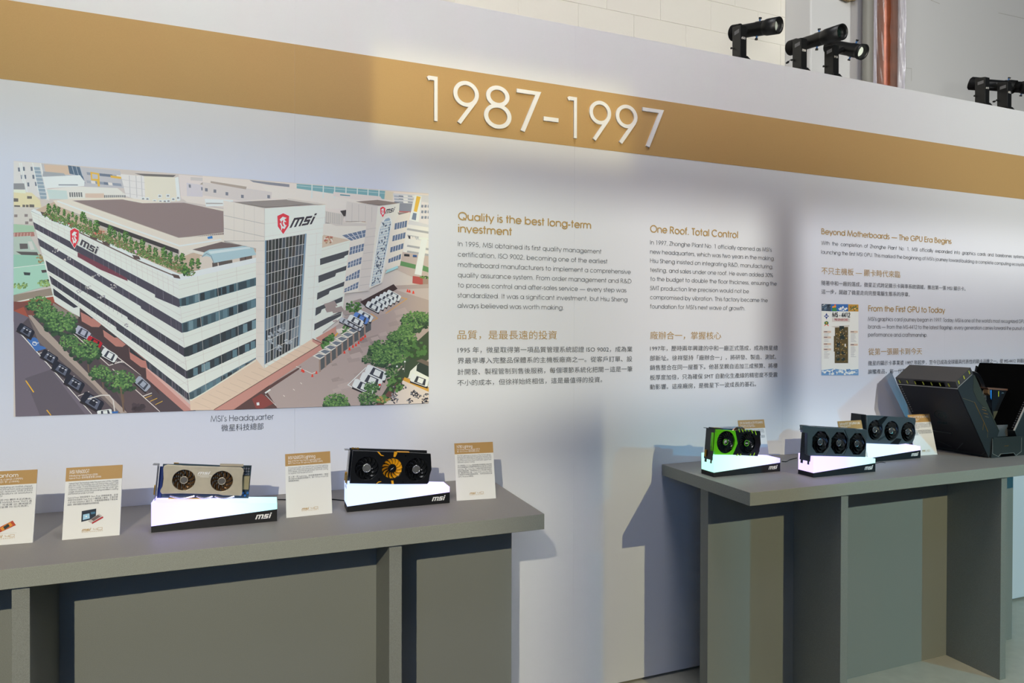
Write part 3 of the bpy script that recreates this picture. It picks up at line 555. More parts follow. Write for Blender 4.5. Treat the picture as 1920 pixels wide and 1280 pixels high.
# terrace, roof and its planting
P('BFAB96', '0', 62, 396, 103, 378, 340, 480, 380, 470, 480, 466, 480, 490, 334, 522); P('D8D1C5', '0', 100, 376, 140, 372, 230, 370, 419, 392, 421, 455, 337, 474, 108, 386)
P('B9B1A8', '0', 120, 391, 337, 470, 337, 484, 200, 432); P('3F3A3A', '0', 180, 412, 335, 468, 335, 476, 184, 421); P('D8D1C5', '0', 337, 460, 420, 446, 421, 458, 400, 465, 360, 474, 337, 484)
P('8A7B79', '0', 136, 376, 230, 374, 267, 381, 345, 380, 419, 396, 420, 440, 335, 446)
pr.line('EDE8DF', '0', [(108, 377), (230, 423), (337, 461), (415, 449)], 2.4); pr.line('C9BFB2', '0', [(136, 376), (335, 446), (420, 440)], 1)
for i in range(60): t = i / 60; x = lerp(128, 335, t); y = lerp(380, 458, t); pr.line('D9CDBE', '0', [(x, y), (x, y - lerp(3, 11, t))], .4)
for i in range(22): t = i / 22; x = lerp(335, 420, t); y = lerp(457, 446, t); pr.line('D9CDBE', '0', [(x, y), (x, y - 10)], .4)
pr.line('E0D6C8', '0', [(128, 377), (335, 447), (420, 436)], .7); P('3B7AB8', '0', 389, 444, 398, 442, 399, 447, 390, 448)
P('6F625F', 'A', 1440, 752, 1660, 694, 1822, 722, 1545, 776); P('DAD4CB', 'A', 1545, 776, 1822, 722, 1825, 735, 1545, 800, 1400, 760, 1440, 750)
P('CFC6BA', 'A', 1500, 800, 1920, 770, 1920, 850, 1590, 920, 1500, 900); P('5B534E', 'A', 1592, 850, 1742, 828, 1746, 882, 1596, 916); P('67584F', 'A', 1798, 812, 1890, 792, 1892, 850, 1800, 862); pr.line('C9BFB0', 'A', [(1636, 850), (1640, 905)], 8); pr.line('4A3F39', 'A', [(1840, 800), (1842, 856)], 8)
P('A5C0C7', 'A', 1515, 806, 1535, 770, 1570, 752, 1860, 722, 1900, 740, 1922, 790, 1604, 852, 1580, 808, 1550, 800); P('C6D6D8', 'A', 1560, 765, 1870, 728, 1880, 742, 1580, 785); pr.line('7F959C', 'A', [(1515, 806), (1550, 780), (1585, 800), (1604, 852)], 6)
pr.line('8F8A84', 'A', [(236, 462), (520, 590), (1342, 978)], 5); P('EEEBE5', '0', 58, 395, 64, 392, 130, 422, 337, 514, 480, 483, 480, 492, 334, 526)
pr.line('6B5B50', 'A', [(560, 605), (850, 745), (1050, 840), (1350, 965)], 9)
for x, y in ((335, 485), (405, 525), (700, 660), (795, 705), (1022, 808), (1320, 950)): P('5A4A44', 'A', x - 30, y - 18, x + 22, y - 6, x + 34, y + 20, x - 14, y + 12)
for i in range(30):
    t = i / 29; x = lerp(370, 1420, t); y = lerp(470, 900, t); pr.blobs('A', x, y + 22, 44, 26, 60, ['3F5636', '54743F', '6B8C4A', '8A6A50'], 6.5)
for x, y, r in ((370, 440, 30), (412, 440, 24), (440, 452, 24), (485, 470, 20), (518, 500, 20), (548, 485, 18), (575, 515, 20), (625, 505, 34), (650, 540, 20), (680, 552, 22), (725, 570, 36), (828, 605, 34), (865, 630, 24), (900, 645, 22), (945, 650, 36), (988, 685, 26), (1026, 710, 24), (1070, 712, 34), (1122, 745, 26), (1168, 765, 28), (1230, 770, 38), (1280, 800, 32), (1325, 815, 24), (1370, 815, 34), (1440, 850, 30), (1488, 850, 30), (1395, 900, 40)):
    pr.blobs('A', x, y + 6, r * .62, r * 1.3, 46, ['2F4A2A', '3C5F30', '4A7436'], r * .22); pr.blobs('A', x - r * .15, y - 5, r * .42, r * 1.0, 26, ['5C8440', '6E9A4A'], r * .13)
pr.blobs('A', 520, 565, 10, 10, 8, ['E8E0DC', 'B0404A'], 7); pr.blobs('A', 1018, 765, 10, 10, 8, ['D86A9A', 'E0C0CC'], 8); pr.blobs('A', 750, 625, 40, 14, 14, ['C46A5A', '8A6A4A'], 8)
# tower with the sign
P('D6D1C8', '0', 419, 376, 496, 391, 496, 690, 480, 692, 480, 466, 420, 452); P('E4DFD6', '0', 496, 391, 610, 384, 605, 637, 562, 652, 496, 692)
P('8F8883', '0', 440, 379, 540, 374, 598, 382, 498, 389); P('C9C3BA', '0', 540, 372, 612, 383, 598, 384, 538, 375)
for i in range(1, 4): pr.line('C2BDB4', '0', [(lerp(420, 496, i / 4), lerp(378, 391, i / 4)), (lerp(420, 496, i / 4), lerp(452, 452, i / 4))], .6)
for y in (404, 428): pr.line('A9A49C', '0', [(420, y), (496, y + 16)], .8); pr.line('CFC9C0', '0', [(496, y + 16), (609, y - 1 if y > 410 else y + 4)], .5)
pr.line('8F8A83', '0', [(420, 452), (496, 452)], .7); pr.line('BDB8AF', '0', [(496, 391), (496, 690)], .9)
for y in range(470, 690, 22): pr.line('C6C1B8', '0', [(481, y), (496, y)], .6)
for y in range(440, 640, 20): pr.line('CFCAC1', '0', [(577, y), (606, y - 4)], .5)
pr.line('C6C1B8', '0', [(575, 438), (562, 652)], .8); pr.line('CFCAC1', '0', [(594, 436), (583, 644)], .5)
P('363835', '0', 497, 451, 574.5, 438, 561, 647, 496, 683)
GL = lambda u, v: (lerp(lerp(497, 574.5, u), lerp(496, 561, u), v), lerp(lerp(451, 438, u), lerp(683, 647, u), v))
for i in range(12):
    for j in range(11):
        if random.random() < .8:
            a, b, c, e = GL(i / 12, j / 11), GL((i + 1) / 12, j / 11), GL((i + 1) / 12, (j + 1) / 11), GL(i / 12, (j + 1) / 11)
            P(random.choice(['3D403C', '2F322F', '45423C', '3A3E42', '4A5158'] if j < 7 else ['3D4247', '5C656C', '2F3437', '78838A', '8E9698']), '0', *a, *b, *c, *e, step=.05)
for i in range(13): u = i / 12; pr.line('C4C7C3', '0', [GL(u, 0), GL(u, 1)], .75 if i not in (0, 12) else 2)
for j in range(12): v = j / 11; pr.line('C4C7C3', '0', [GL(0, v), GL(1, v)], .9)
P('6E8AA2', '0', 497, 451, 499.5, 450.5, 498, 682, 496, 683); P('8098AA', '0', 571.5, 438.5, 574.5, 438, 561, 647, 558, 648)
for x, y in ((508, 628), (520, 622), (530, 616), (540, 640), (524, 652), (506, 640)): pr.blobs('0', x, y, 6, 5, 8, ['AEB6BC', '8D969E'], 2.6)
pr.shield('B', 560, 480, 88, 156); pr.logo('3A3438', 'B', (672, 500), (868, 478), (852, 555), (650, 590))
# right wing
P('E2DDD3', '0', 604, 464, 657, 449, 641, 594, 598, 628, 590, 636)
for a in ((600, 485, 654.5, 469, 653, 477, 646, 480, 645, 483, 600, 497), (597, 517, 652, 497, 650, 506, 630, 512, 628, 518, 597, 530), (595, 549, 647, 527, 645, 536, 618, 545, 616, 551, 594, 562), (592, 577, 642.5, 556, 641, 565, 603, 580, 601, 586, 591, 592), (589.5, 607, 641, 582, 639, 592, 589, 619)): P('4A4C50', '0', *a)
for y in (470, 505, 538, 568, 598): pr.line('CBC5BB', '0', [(603, y), (655, y - 16)], .5)
P('C9B9A4', 'B', 898, 650, 930, 620, 1108, 668, 1108, 680, 895, 738); pr.blobs('B', 945, 670, 35, 40, 40, ['9A7A5C', 'C0A080', 'B06A5A', 'D8CFC4'], 9)
P('DAD3C9', 'B', 905, 560, 1225, 540, 1245, 1060, 1050, 1082, 1105, 680, 900, 640); P('C8C2B9', 'B', 925, 545, 1225, 555, 1225, 575, 1000, 575)
for a in ((1045, 645, 1225, 603, 1222, 655, 1112, 685), (1105, 735, 1210, 706, 1205, 760, 1098, 792), (1090, 848, 1192, 808, 1186, 858, 1086, 890), (1076, 956, 1178, 900, 1172, 962, 1070, 988), (1064, 1045, 1168, 992, 1162, 1040, 1060, 1072)):
    P('64748C', 'B', *a); x0, y0, x1, y1, x2, y2, x3, y3 = a
    for t in (.2, .4, .6, .8): pr.line('C9CCCE', 'B', [(lerp(x0, x1, t), lerp(y0, y1, t)), (lerp(x3, x2, t), lerp(y3, y2, t))], 5)
    pr.line('B9BEC4', 'B', [(lerp(x0, x3, .5), lerp(y0, y3, .5)), (lerp(x1, x2, .5), lerp(y1, y2, .5))], 4)
P('C9C4BC', 'B', 918, 462, 1055, 486, 1050, 572, 920, 548)
for i in range(9): pr.line('A29D96', 'B', [(930 + i * 14, 468 + i * 2.5), (930 + i * 14, 550 + i * 2)], 4)
P('3F3B3A', 'B', 1030, 462, 1075, 455, 1070, 500, 1055, 500); P('B29A84', 'B', 1185, 515, 1222, 512, 1222, 548, 1190, 545)
P('CCC7C0', 'B', 1080, 390, 1312, 430, 1250, 1062, 1165, 1060, 1230, 540, 1072, 540); P('DCD6CC', 'B', 1312, 430, 1476, 404, 1470, 480, 1345, 1000, 1250, 1042); P('8B7E76', 'B', 1150, 392, 1310, 380, 1470, 402, 1320, 420)
for x in (1120, 1170, 1220, 1268): pr.line('B6B1AA', 'B', [(x, 398 + (x - 1080) * .17), (x - 2, 545)], 3)
for y in range(600, 1050, 60): pr.line('B6B1AA', 'B', [(1225 - (y - 600) * .12, y), (1300 - (y - 600) * .11, y - 10)], 3)
P('8FA3B4', 'B', 1395, 513, 1370, 522, 1346, 556, 1330, 600, 1262, 1026, 1325, 1002, 1402, 620, 1408, 550, 1404, 524)
for i in range(1, 7): t = i / 7; pr.line('E3DFD8', 'B', [(lerp(1338, 1408, t), 540), (lerp(1264, 1324, t), 1015)], 4.5)
for j in range(22): y = 545 + j * 21; t = (y - 540) / 475; pr.line('E3DFD8', 'B', [(lerp(1340, 1262, t), y + 6), (lerp(1410, 1326, t), y - 10)], 4.5)
for i in range(60): t = random.random(); x = lerp(lerp(1338, 1408, random.random()), lerp(1264, 1324, random.random()), t); P('4A5562', 'B', x, 545 + t * 455, x + 8, 543 + t * 455, x + 7, 555 + t * 455, x - 1, 557 + t * 455, step=.05)
pr.line('EDEAE4', 'B', [(1250, 1030), (1325, 590), (1345, 545), (1370, 513), (1395, 504), (1412, 530), (1410, 610), (1330, 1005)], 6)
pr.shield('B', 1330, 430, 38, 80); pr.logo('3A3438', 'B', (1374, 442), (1448, 432), (1440, 468), (1364, 486))
P('DAD3C9', 'B', 1470, 482, 1552, 470, 1478, 872, 1372, 905, 1400, 620); P('8A7F78', 'B', 1460, 475, 1550, 472, 1470, 492)
for a in ((1440, 556, 1532, 534, 1527, 582, 1436, 603), (1425, 648, 1520, 622, 1515, 666, 1420, 690), (1408, 735, 1505, 704, 1500, 745, 1404, 774), (1393, 823, 1487, 784, 1482, 824, 1390, 852)):
    P('5C6E8A', 'B', *a); x0, y0, x1, y1, x2, y2, x3, y3 = a
    for t in (.2, .4, .6, .8): pr.line('C6CAD0', 'B', [(lerp(x0, x1, t), lerp(y0, y1, t)), (lerp(x3, x2, t), lerp(y3, y2, t))], 4)
P('9FCBD0', 'B', 1382, 905, 1460, 872, 1466, 890, 1368, 930)
# forecourt on the right
P('AA9C97', 'D', 545, 1060, 430, 960, 830, 560, 1000, 440, 1100, 380, 1450, 140, 1700, 130, 1700, 1040)
P('B9AFAC', 'D', 1440, 170, 1700, 160, 1700, 250, 1500, 190); P('8F8380', 'D', 1170, 520, 1330, 560, 1260, 600, 1160, 560)
for i in range(50): P(random.choice(['A39590', 'B2A5A0', '9C8E89']), 'D', *(lambda x, y, q: (x, y, x + q, y - q * .3, x + q * 1.3, y + q * .2, x + q * .2, y + q * .4))(*(random.uniform(900, 1450), random.uniform(250, 950), random.uniform(30, 90))), step=.1)
pr.line('D0A050', 'D', [(1210, 440), (1310, 385), (1260, 350)], 5); pr.line('D0A050', 'D', [(1370, 350), (1530, 240), (1460, 225)], 5)
P('D7C2AC', 'D', 820, 545, 895, 572, 85, 1072, -90, 1074, -95, 1000, 20, 935, 400, 690, 460, 762, 725, 600, 820, 540)
for i in range(16): t = i / 16; pr.line('C6B09A', 'D', [(lerp(-60, 790, t), lerp(1010, 560, t)), (lerp(60, 870, t), lerp(1060, 590, t))], 3)
pr.line('E4D8C8', 'D', [(-90, 1002), (10, 945), (400, 700)], 8); P('BF8C80', 'D', 822, 536, 900, 568, 898, 616, 232, 1072, 82, 1074, 870, 590, 822, 560); pr.line('6A4A40', 'D', [(85, 1070), (895, 574), (822, 538)], 5)
P('5C4440', 'D', 232, 1072, 560, 850, 740, 742, 720, 770, 480, 930, 560, 1062); P('86453F', 'D', 370, 990, 440, 950, 540, 1020, 450, 1066, 400, 1060); pr.line('E3DFDA', 'D', [(468, 946), (508, 918)], 12); pr.line('E3DFDA', 'D', [(470, 958), (550, 1040)], 3); P('E8E6E2', 'D', 404, 1016, 424, 1014, 426, 1036, 406, 1038)
P('BC8A7C', 'D', 845, 535, 1000, 446, 995, 510, 890, 560); P('3B3534', 'D', 895, 545, 960, 505, 975, 520, 900, 600)
for x, y in ((905, 590), (930, 562), (952, 545), (972, 532)): pr.blobs('D', x, y, 15, 34, 26, ['2F4A26', '46703A', '5C8A48'], 9)
pr.blobs('D', 960, 580, 40, 16, 30, ['46703A', '5C8A48'], 9)
P('D8CFC4', 'D', 1000, 470, 1060, 455, 1062, 490, 1010, 500); pr.blobs('D', 1072, 472, 22, 36, 40, ['2F4A26', '46703A', '5C8A48'], 9); pr.blobs('D', 1065, 505, 30, 14, 20, ['2F4A26', '46703A'], 9); pr.line('E0A030', 'D', [(992, 520), (1012, 495)], 10)
for i in range(9):
    x = 905 + i * 42; y = 690 - i * 32
    P('565A5C', 'D', x - 22, y - 10, x + 20, y - 30, x + 20, y + 55 - i * 2, x - 22, y + 88 - i * 3); P('9A8578', 'D', x - 34, y - 4, x - 22, y - 8, x - 20, y + 96 - i * 3, x - 32, y + 100 - i * 3)
    P('DCD5CC', 'D', x - 82, y - 22, x - 36, y - 46, x + 24, y - 28, x - 26, y + 4); P('6F7882', 'D', x - 64, y - 24, x - 34, y - 38, x + 12, y - 26, x - 26, y - 6)
pr.line('D8D8D4', 'D', [(700, 745), (820, 800), (850, 785)], 4)
for x, y in ((745, 775), (756, 782), (852, 792), (822, 815), (1062, 640), (1100, 615), (1126, 596), (1148, 585), (1168, 568), (1185, 546), (1200, 535), (1217, 520), (1535, 180), (1550, 184), (1578, 192)): P('E2412E', 'D', x - 9, y + 10, x - 3, y - 12, x + 3, y - 12, x + 9, y + 10)
for x, y in ((738, 872), (684, 920), (610, 966)): pr.line('D8D4D0', 'D', [(x - 6, y - 5), (x + 6, y + 5)], 5)
pr.blobs('D', 1130, 300, 60, 40, 50, ['2F4A26', '3E6430', '547E40'], 11); P('3E2E2C', 'D', 1180, 262, 1430, 130, 1460, 165, 1220, 300)
for x, y in ((1430, 215), (1398, 230), (1372, 246), (1340, 262), (1312, 280), (1278, 300)): pr.car('D', x, y, 112, 48, 28, 'E8E7E8', '3C4048')
for x, y in ((1070, 412), (1110, 428), (1148, 445)): pr.car('D', x, y, 90, 40, 28, 'B9BEC4', '5A6068')
for x, y, c in ((1218, 368, 'D5DCEC'), (1186, 384, '5F86C8'), (1146, 404, 'ECEAE6')): pr.car('D', x, y, 118, 52, 28, c, '3C4048')
pr.line('E8E6E2', 'D', [(1225, 752), (1088, 884), (1200, 945)], 6)
for x, y in ((1300, 792), (1262, 848), (1205, 898)): pr.car('D', x, y, 165, 74, 24, 'ECEBEC', '3A3D46')
P('D23030', 'D', 1312, 878, 1334, 874, 1334, 890, 1316, 894)
P('3A4A36', 'D', 1560, 600, 1700, 480, 1700, 690, 1480, 880, 1330, 1030, 1300, 1030, 1420, 840, 1500, 740); P('6B4B42', 'D', 1300, 1035, 1420, 900, 1500, 830, 1520, 850, 1360, 1035)
P('CFC6BF', 'D', 1355, 1030, 1440, 950, 1500, 850, 1520, 845, 1700, 925, 1700, 1040); P('E4DED8', 'D', 1555, 780, 1620, 720, 1700, 760, 1700, 900, 1540, 830); P('2C3833', 'D', 1605, 735, 1640, 705, 1700, 735, 1700, 826, 1600, 778); P('6A6058', 'D', 1600, 705, 1640, 690, 1700, 712, 1700, 745, 1620, 712)
P('C4963A', 'D', 1512, 826, 1700, 906, 1700, 936, 1500, 850); pr.car('D', 1625, 850, 140, 62, 20, 'EEEEF2', '33363E')
for x, y in ((1450, 910), (1480, 890), (1500, 900), (1440, 950), (1425, 980), (1440, 1000), (1590, 950), (1610, 965), (1575, 945), (1550, 1000), (1680, 970), (1660, 1005), (1680, 1000)): pr.blobs('D', x, y, 24, 22, 16, ['1E1E26', '34343E', '8C8C92'], 7)
for x, y, r in ((1590, 400, 105), (1520, 470, 60), (1660, 380, 60), (1500, 545, 110), (1440, 520, 60), (1350, 620, 110), (1420, 660, 120), (1330, 690, 70)): tree('D', x, y, r, 80)
tree('D', 1235, 690, 44, 40); tree('D', 1000, 1015, 100, 80); tree('D', 1265, 900, 60, 50); tree('D', 1235, 985, 75, 50); tree('D', 1420, 790, 55, 40)
pr.blobs('D', 1600, 620, 90, 60, 60, ['33502C', '4C7440'], 16); pr.blobs('D', 1440, 880, 60, 60, 50, ['33502C', '5C8448'], 14); pr.blobs('D', 1340, 990, 60, 30, 40, ['33502C', '5C8448', 'A8905A'], 13)
for x, y in ((1514, 710), (1455, 745), (1502, 765)): P('EDEDE8', 'D', x - 6, y - 6, x + 6, y - 6, x + 6, y + 6, x - 6, y + 6)
P('6A6A6A', 'D', 1512, 716, 1516, 716, 1512, 790, 1508, 790)
# facade sign on the long side
pr.shield('A', 530, 592, 66, 150); pr.logo('4A464C', 'A', (604, 655), (750, 738), (748, 800), (602, 715))
pr.mb.build('photo_print', PRINT, wall, recalc=False)

# small product sheet
pq = Print(1.25); P = pq.poly; pr2 = pq
pq.bx = (1539, 1611); pq.ty = lambda x: 560; pq.by = lambda x: 720
P('E9E9EA', 'E', 95, 92, 428, 98, 428, 735, 95, 735)
P('3A4A5C', 'E', 96, 93, 180, 95, 180, 160, 96, 156)
for i in range(14): P(random.choice(['8FA0AE', '1E2A38', 'C8D0D6', '55708A']), 'E', *(lambda x, y: (x, y, x + 22, y - 12, x + 26, y - 8, x + 4, y + 6))(98 + random.random() * 56, 105 + random.random() * 44))
P('3468B0', 'E', 180, 95, 335, 96, 335, 160, 180, 160); pq.blobs('E', 205, 112, 16, 14, 10, ['D8402C', 'F0A030'], 9); P('3E8A4A', 'E', 192, 128, 228, 128, 234, 158, 190, 158); pq.blobs('E', 290, 135, 36, 18, 18, ['C8D8EC', 'EEF2F8'], 9)
P('B88E3C', 'E', 335, 97, 428, 99, 428, 162, 335, 161); pq.blobs('E', 385, 130, 30, 22, 16, ['7A5A20', '4A6A4A', 'D8C080'], 9)
P('27408A', 'E', 140, 174, 150, 196, 164, 204, 150, 212, 140, 232, 130, 212, 116, 204, 130, 196); P('E9E9EA', 'E', 130, 200, 150, 200, 150, 208, 130, 208)
P('D8602C', 'E', 132, 268, 118, 294, 130, 288, 140, 275, 150, 288, 162, 294, 148, 268); P('2C6A3E', 'E', 140, 248, 158, 256, 158, 274, 140, 280, 122, 274, 122, 256); P('D8B04A', 'E', 140, 256, 150, 264, 140, 272, 130, 264)
P('D2D0CE', 'E', 190, 222, 350, 224, 350, 256, 190, 254)
P('C8C8C4', 'E', 180, 296, 345, 284, 345, 296, 216, 306); P('5A4E2E', 'E', 216, 306, 335, 300, 335, 626, 214, 626, 214, 522, 206, 522, 206, 382, 216, 382)
for c in ((256, 292, 298, 292, 298, 330, 256, 330), (262, 356, 304, 356, 304, 412, 262, 412), (232, 436, 262, 436, 262, 482, 232, 482), (230, 520, 260, 520, 260, 546, 230, 546), (276, 520, 306, 520, 306, 546, 276, 546), (230, 578, 260, 578, 260, 604, 230, 604), (276, 578, 306, 578, 306, 604, 276, 604)): P('23302E', 'E', *c)
for i in range(70): P(random.choice(['A88A48', '34443C', 'C8B070', '6E6A3A', '8A8A80']), 'E', *(lambda x, y: (x, y, x + 9, y, x + 9, y + 7, x, y + 7))(220 + random.random() * 104, 310 + random.random() * 300), step=.1)
P('DCDCD8', 'E', 303, 452, 315, 452, 315, 478, 303, 478)
for x, y, w_, n in ((115, 336, 66, 3), (115, 386, 66, 3), (115, 446, 66, 2), (115, 494, 66, 7), (355, 336, 66, 8), (355, 452, 66, 10)):
    P('D0BFAE', 'E', x, y, x + w_, y, x + w_, y + 17, x, y + 17); P('5A5A6A', 'E', x + 4, y + 5, x + 32, y + 5, x + 32, y + 11, x + 4, y + 11)
    for k in range(n): P('A9AAB0', 'E', x + 3, y + 25 + k * 10, x + random.randint(30, 60), y + 25 + k * 10, x + random.randint(30, 60), y + 28 + k * 10, x + 3, y + 28 + k * 10)
P('6E9AC8', 'E', 95, 690, 200, 676, 330, 690, 428, 680, 428, 735, 95, 735); pq.blobs('E', 260, 706, 160, 22, 50, ['C8D8EC', 'EEF2F8', '5A88BC'], 13)
mbt = pq.mb.build('product_sheet', PRINT, wall, recalc=False)
BLKINK = mat('black_ink', '1E1E22', .7); REDINK = mat('red_ink', 'C03838', .7)
para('sheet_text', BLKINK, [('MS - 4412', 190, 350, 210, 214)], 1520, 550, 4.8, 11.5, .12, -.0032)
para('sheet_text', REDINK, [('TRUE 3D VGA CARD', 208, 330, 242, 244)], 1520, 550, 4.8, 5, .12, -.0032)

# ------------------------------------------------------------------ tables
def table(x0, x1, legs, label):
    t = tag(empty('display_table', ((x0 + x1) / 2, -.25, 0)), label, 'table')
    T = Matrix.Translation(-t.location)
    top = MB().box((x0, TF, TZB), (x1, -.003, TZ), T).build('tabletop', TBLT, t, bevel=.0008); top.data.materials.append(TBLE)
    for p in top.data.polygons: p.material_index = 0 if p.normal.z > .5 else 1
    MB().box((x0 + .013, PF, 0), (x1 - .013, PF + .045, TZB), T).build('back_panel', TBL, t, bevel=.0006)
    for a in legs: MB().box((a, LF, 0), (a + .034, PF, TZB - .003), T).build('leg', TBL, t, bevel=.0006)
    return t
table(-.953, .7584, (-.5335, .3087), 'long grey laminate display table on the left, under the printed photograph')
table(1.504, 3.225, (1.9200, 2.7774), 'long grey laminate display table on the right, with its left end in view')

# ------------------------------------------------------------------ lit plinths
SL = math.atan2(.0285, .311)
ST = {1: (-.284, -.326), 2: (.221, -.300), 3: (1.544, -.278), 4: (1.886, -.410), 5: (2.321, -.266)}
def glow(name, c0, c1, c2):
    m = bpy.data.materials.new(name); m.use_nodes = True; nt = m.node_tree; N = nt.nodes; L = nt.links
    tc = N.new('ShaderNodeTexCoord'); sp = N.new('ShaderNodeSeparateXYZ'); L.new(tc.outputs['Object'], sp.inputs[0])
    r = N.new('ShaderNodeMapRange'); L.new(sp.outputs[0], r.inputs[0]); r.inputs[1].default_value = 0; r.inputs[2].default_value = .311
    cr = N.new('ShaderNodeValToRGB'); L.new(r.outputs[0], cr.inputs[0])
    cr.color_ramp.elements[0].color = c0 + (1,); cr.color_ramp.elements[1].color = c2 + (1,); e = cr.color_ramp.elements.new(.5); e.color = c1 + (1,)
    b = N['Principled BSDF']; b.inputs['Base Color'].default_value = (.25, .25, .25, 1); b.inputs['Roughness'].default_value = .35
    L.new(cr.outputs[0], b.inputs['Emission Color']); b.inputs['Emission Strength'].default_value = 1.0
    return m
LAV = (.82, .75, 1.9); CYN = (.52, 1.15, 1.15); ICE = (.74, .95, 1.55); PNK = (1.0, .80, 1.6); MNT = (.58, 1.2, .98); WHT = (.90, .90, 1.5)
PL = {1: (LAV, WHT, CYN, 'luminous plinth with black wedge base under the silver twin-fan card'), 2: (ICE, ICE, PNK, 'luminous plinth with black wedge base under the card with the yellow middle fan'),
      3: (MNT, (.80, 1.0, 1.02), LAV, 'luminous plinth with black wedge base under the green twin-fan card'), 4: (PNK, LAV, MNT, 'luminous plinth with black wedge base nearest the front edge of the right table'),
      5: (ICE, ICE, PNK, 'luminous plinth with black wedge base half hidden behind the front one on the right table')}
for n, (X0, Y0) in ST.items():
    c0, c1, c2, lab = PL[n]
    s = tag(empty('light_plinth', (X0, Y0, TZ)), lab, 'display plinth', 'lit plinths under the graphics cards')
    MB().prism([(0, 0), (.311, 0), (.311, .0335), (0, .0165)], 0, .073).build('wedge_base', BLK, s, bevel=.0006)
    MB().prism([(0, .0166), (.311, .0336), (.311, .0505), (0, .079)], .0006, .0724).build('light_body', glow('glow_%d' % n, c0, c1, c2), s, bevel=.0015)
    mb = MB(); lay_logo(mb, .254, .0105, .046, .0150, 0, depth=.0007); mb.build('lettering', WHITE, s)

# ------------------------------------------------------------------ graphics cards
def gl(n, px, py, dy=.015):
    X0, Y0 = ST[n]; p = onY(px, py, Y0 + dy); dx = p.x - X0; dz = p.z - (TZ + .079)
    return (dx * math.cos(SL) - dz * math.sin(SL), dx * math.sin(SL) + dz * math.cos(SL))
def plate(name, outer, holes, y0, y1, m, parent, bevel=0):
    cu = bpy.data.curves.new('p', 'CURVE'); cu.dimensions = '2D'; cu.fill_mode = 'BOTH'; cu.extrude = (y1 - y0) / 2; cu.bevel_depth = bevel
    for pts in [outer] + holes:
        s = cu.splines.new('POLY'); s.points.add(len(pts) - 1); s.use_cyclic_u = True
        for q, (x, z) in zip(s.points, pts): q.co = (x, z, 0, 1)
    o = bpy.data.objects.new('p', cu); C.objects.link(o); bpy.context.view_layer.update()
    me = bpy.data.meshes.new_from_object(o.evaluated_get(bpy.context.evaluated_depsgraph_get())); bpy.data.objects.remove(o)
    me.transform(Matrix.Translation((0, (y0 + y1) / 2, 0)) @ Matrix.Rotation(PI / 2, 4, 'X')); me.name = name
    me.materials.clear(); me.materials.append(m)
    ob = bpy.data.objects.new(name, me); C.objects.link(ob); ob.parent = parent; return ob
def circ(cx, cz, rx, rz=None, n=40, a=0): rz = rz or rx; return [(cx + rx * math.cos(a + 2 * PI * i / n), cz + rz * math.sin(a + 2 * PI * i / n)) for i in range(n)]
def oct_(cx, cz, r, a=PI / 8): return circ(cx, cz, r / math.cos(PI / 8), n=8, a=a)
_bl = {}
def fan(parent, cx, cz, y, R, hub, n, bm, cap, sweep=.55, wide=.75, label=None, ringm=None, rim=None):
    f = MB(); f.lathe([(R * 1.0, y + .0005), (R * 1.0, y + .0125), (.0001, y + .0125)], Matrix.Translation((cx, 0, cz)), 40)
    f.cyl((cx, y + .0028, cz), (cx, y + .011, cz), hub, n=28)
    o = f.build('fan', rim or BLK2, parent)
    if label: o['label'] = label
    key = (R, hub, n, bm.name, sweep, wide)
    if key not in _bl:
        b = MB(); K = 6; v = []
        for i in range(K + 1):
            t = i / K; r = hub * .95 + (R * .96 - hub * .95) * t; a = sweep * t * t; w_ = wide * (2 * PI / n) * (.80 + .12 * t)
            for s_ in (0, 1): aa = a + (w_ if s_ else 0); v.append((r * math.cos(aa), .0022 + .0062 * s_ + .0008 * math.sin(t * PI), r * math.sin(aa)))
        b.add(v, [(2 * i, 2 * i + 1, 2 * i + 3, 2 * i + 2) for i in range(K)], True); b.add([(x, yy + .0007, z) for x, yy, z in v], [(2 * i + 2, 2 * i + 3, 2 * i + 1, 2 * i) for i in range(K)], True)
        me = b.build('fan_blade', bm); _bl[key] = me.data; bpy.data.objects.remove(me)
    for k in range(n):
        bl = bpy.data.objects.new('fan_blade', _bl[key]); C.objects.link(bl); bl.parent = o; bl.location = (cx, y, cz); bl.rotation_euler = (0, 2 * PI * k / n + .2, 0)
    h = MB(); h.cyl((cx, y + .0006, cz), (cx, y + .004, cz), hub * .92, n=32); hc = h.build('hub_cap', cap, o)
    if ringm:
        q = MB(); q.lathe([(hub * .80, y + .0006), (hub * .80, y + .0001), (hub * .97, y + .0001), (hub * .97, y + .0006)], Matrix.Translation((cx, 0, cz)), 32); q.build('hub_ring', ringm, o)
    return o
def emblem(parent, cx, cz, y, r, m):   # small swirl mark on a hub
    mb = MB()
    for pts in (arc(cx, cz, r * .6, r * .6, 40, 250, 10), arc(cx + r * .05, cz, r * .25, r * .3, -60, 170, 8), [(cx - r * .2, cz - r * .1), (cx + r * .35, cz + r * .5)]):
        for f in stroke(pts, r * .2): mb.add([(a, y, b) for a, b in f], [(0, 1, 2, 3)])
    mb.build('emblem', m, parent)
def card_root(n, label):
    X0, Y0 = ST[n]; return tag(empty('graphics_card', (X0, Y0, TZ + .0792), (0, SL, 0)), label, 'graphics card', 'graphics cards standing on the lit plinths')
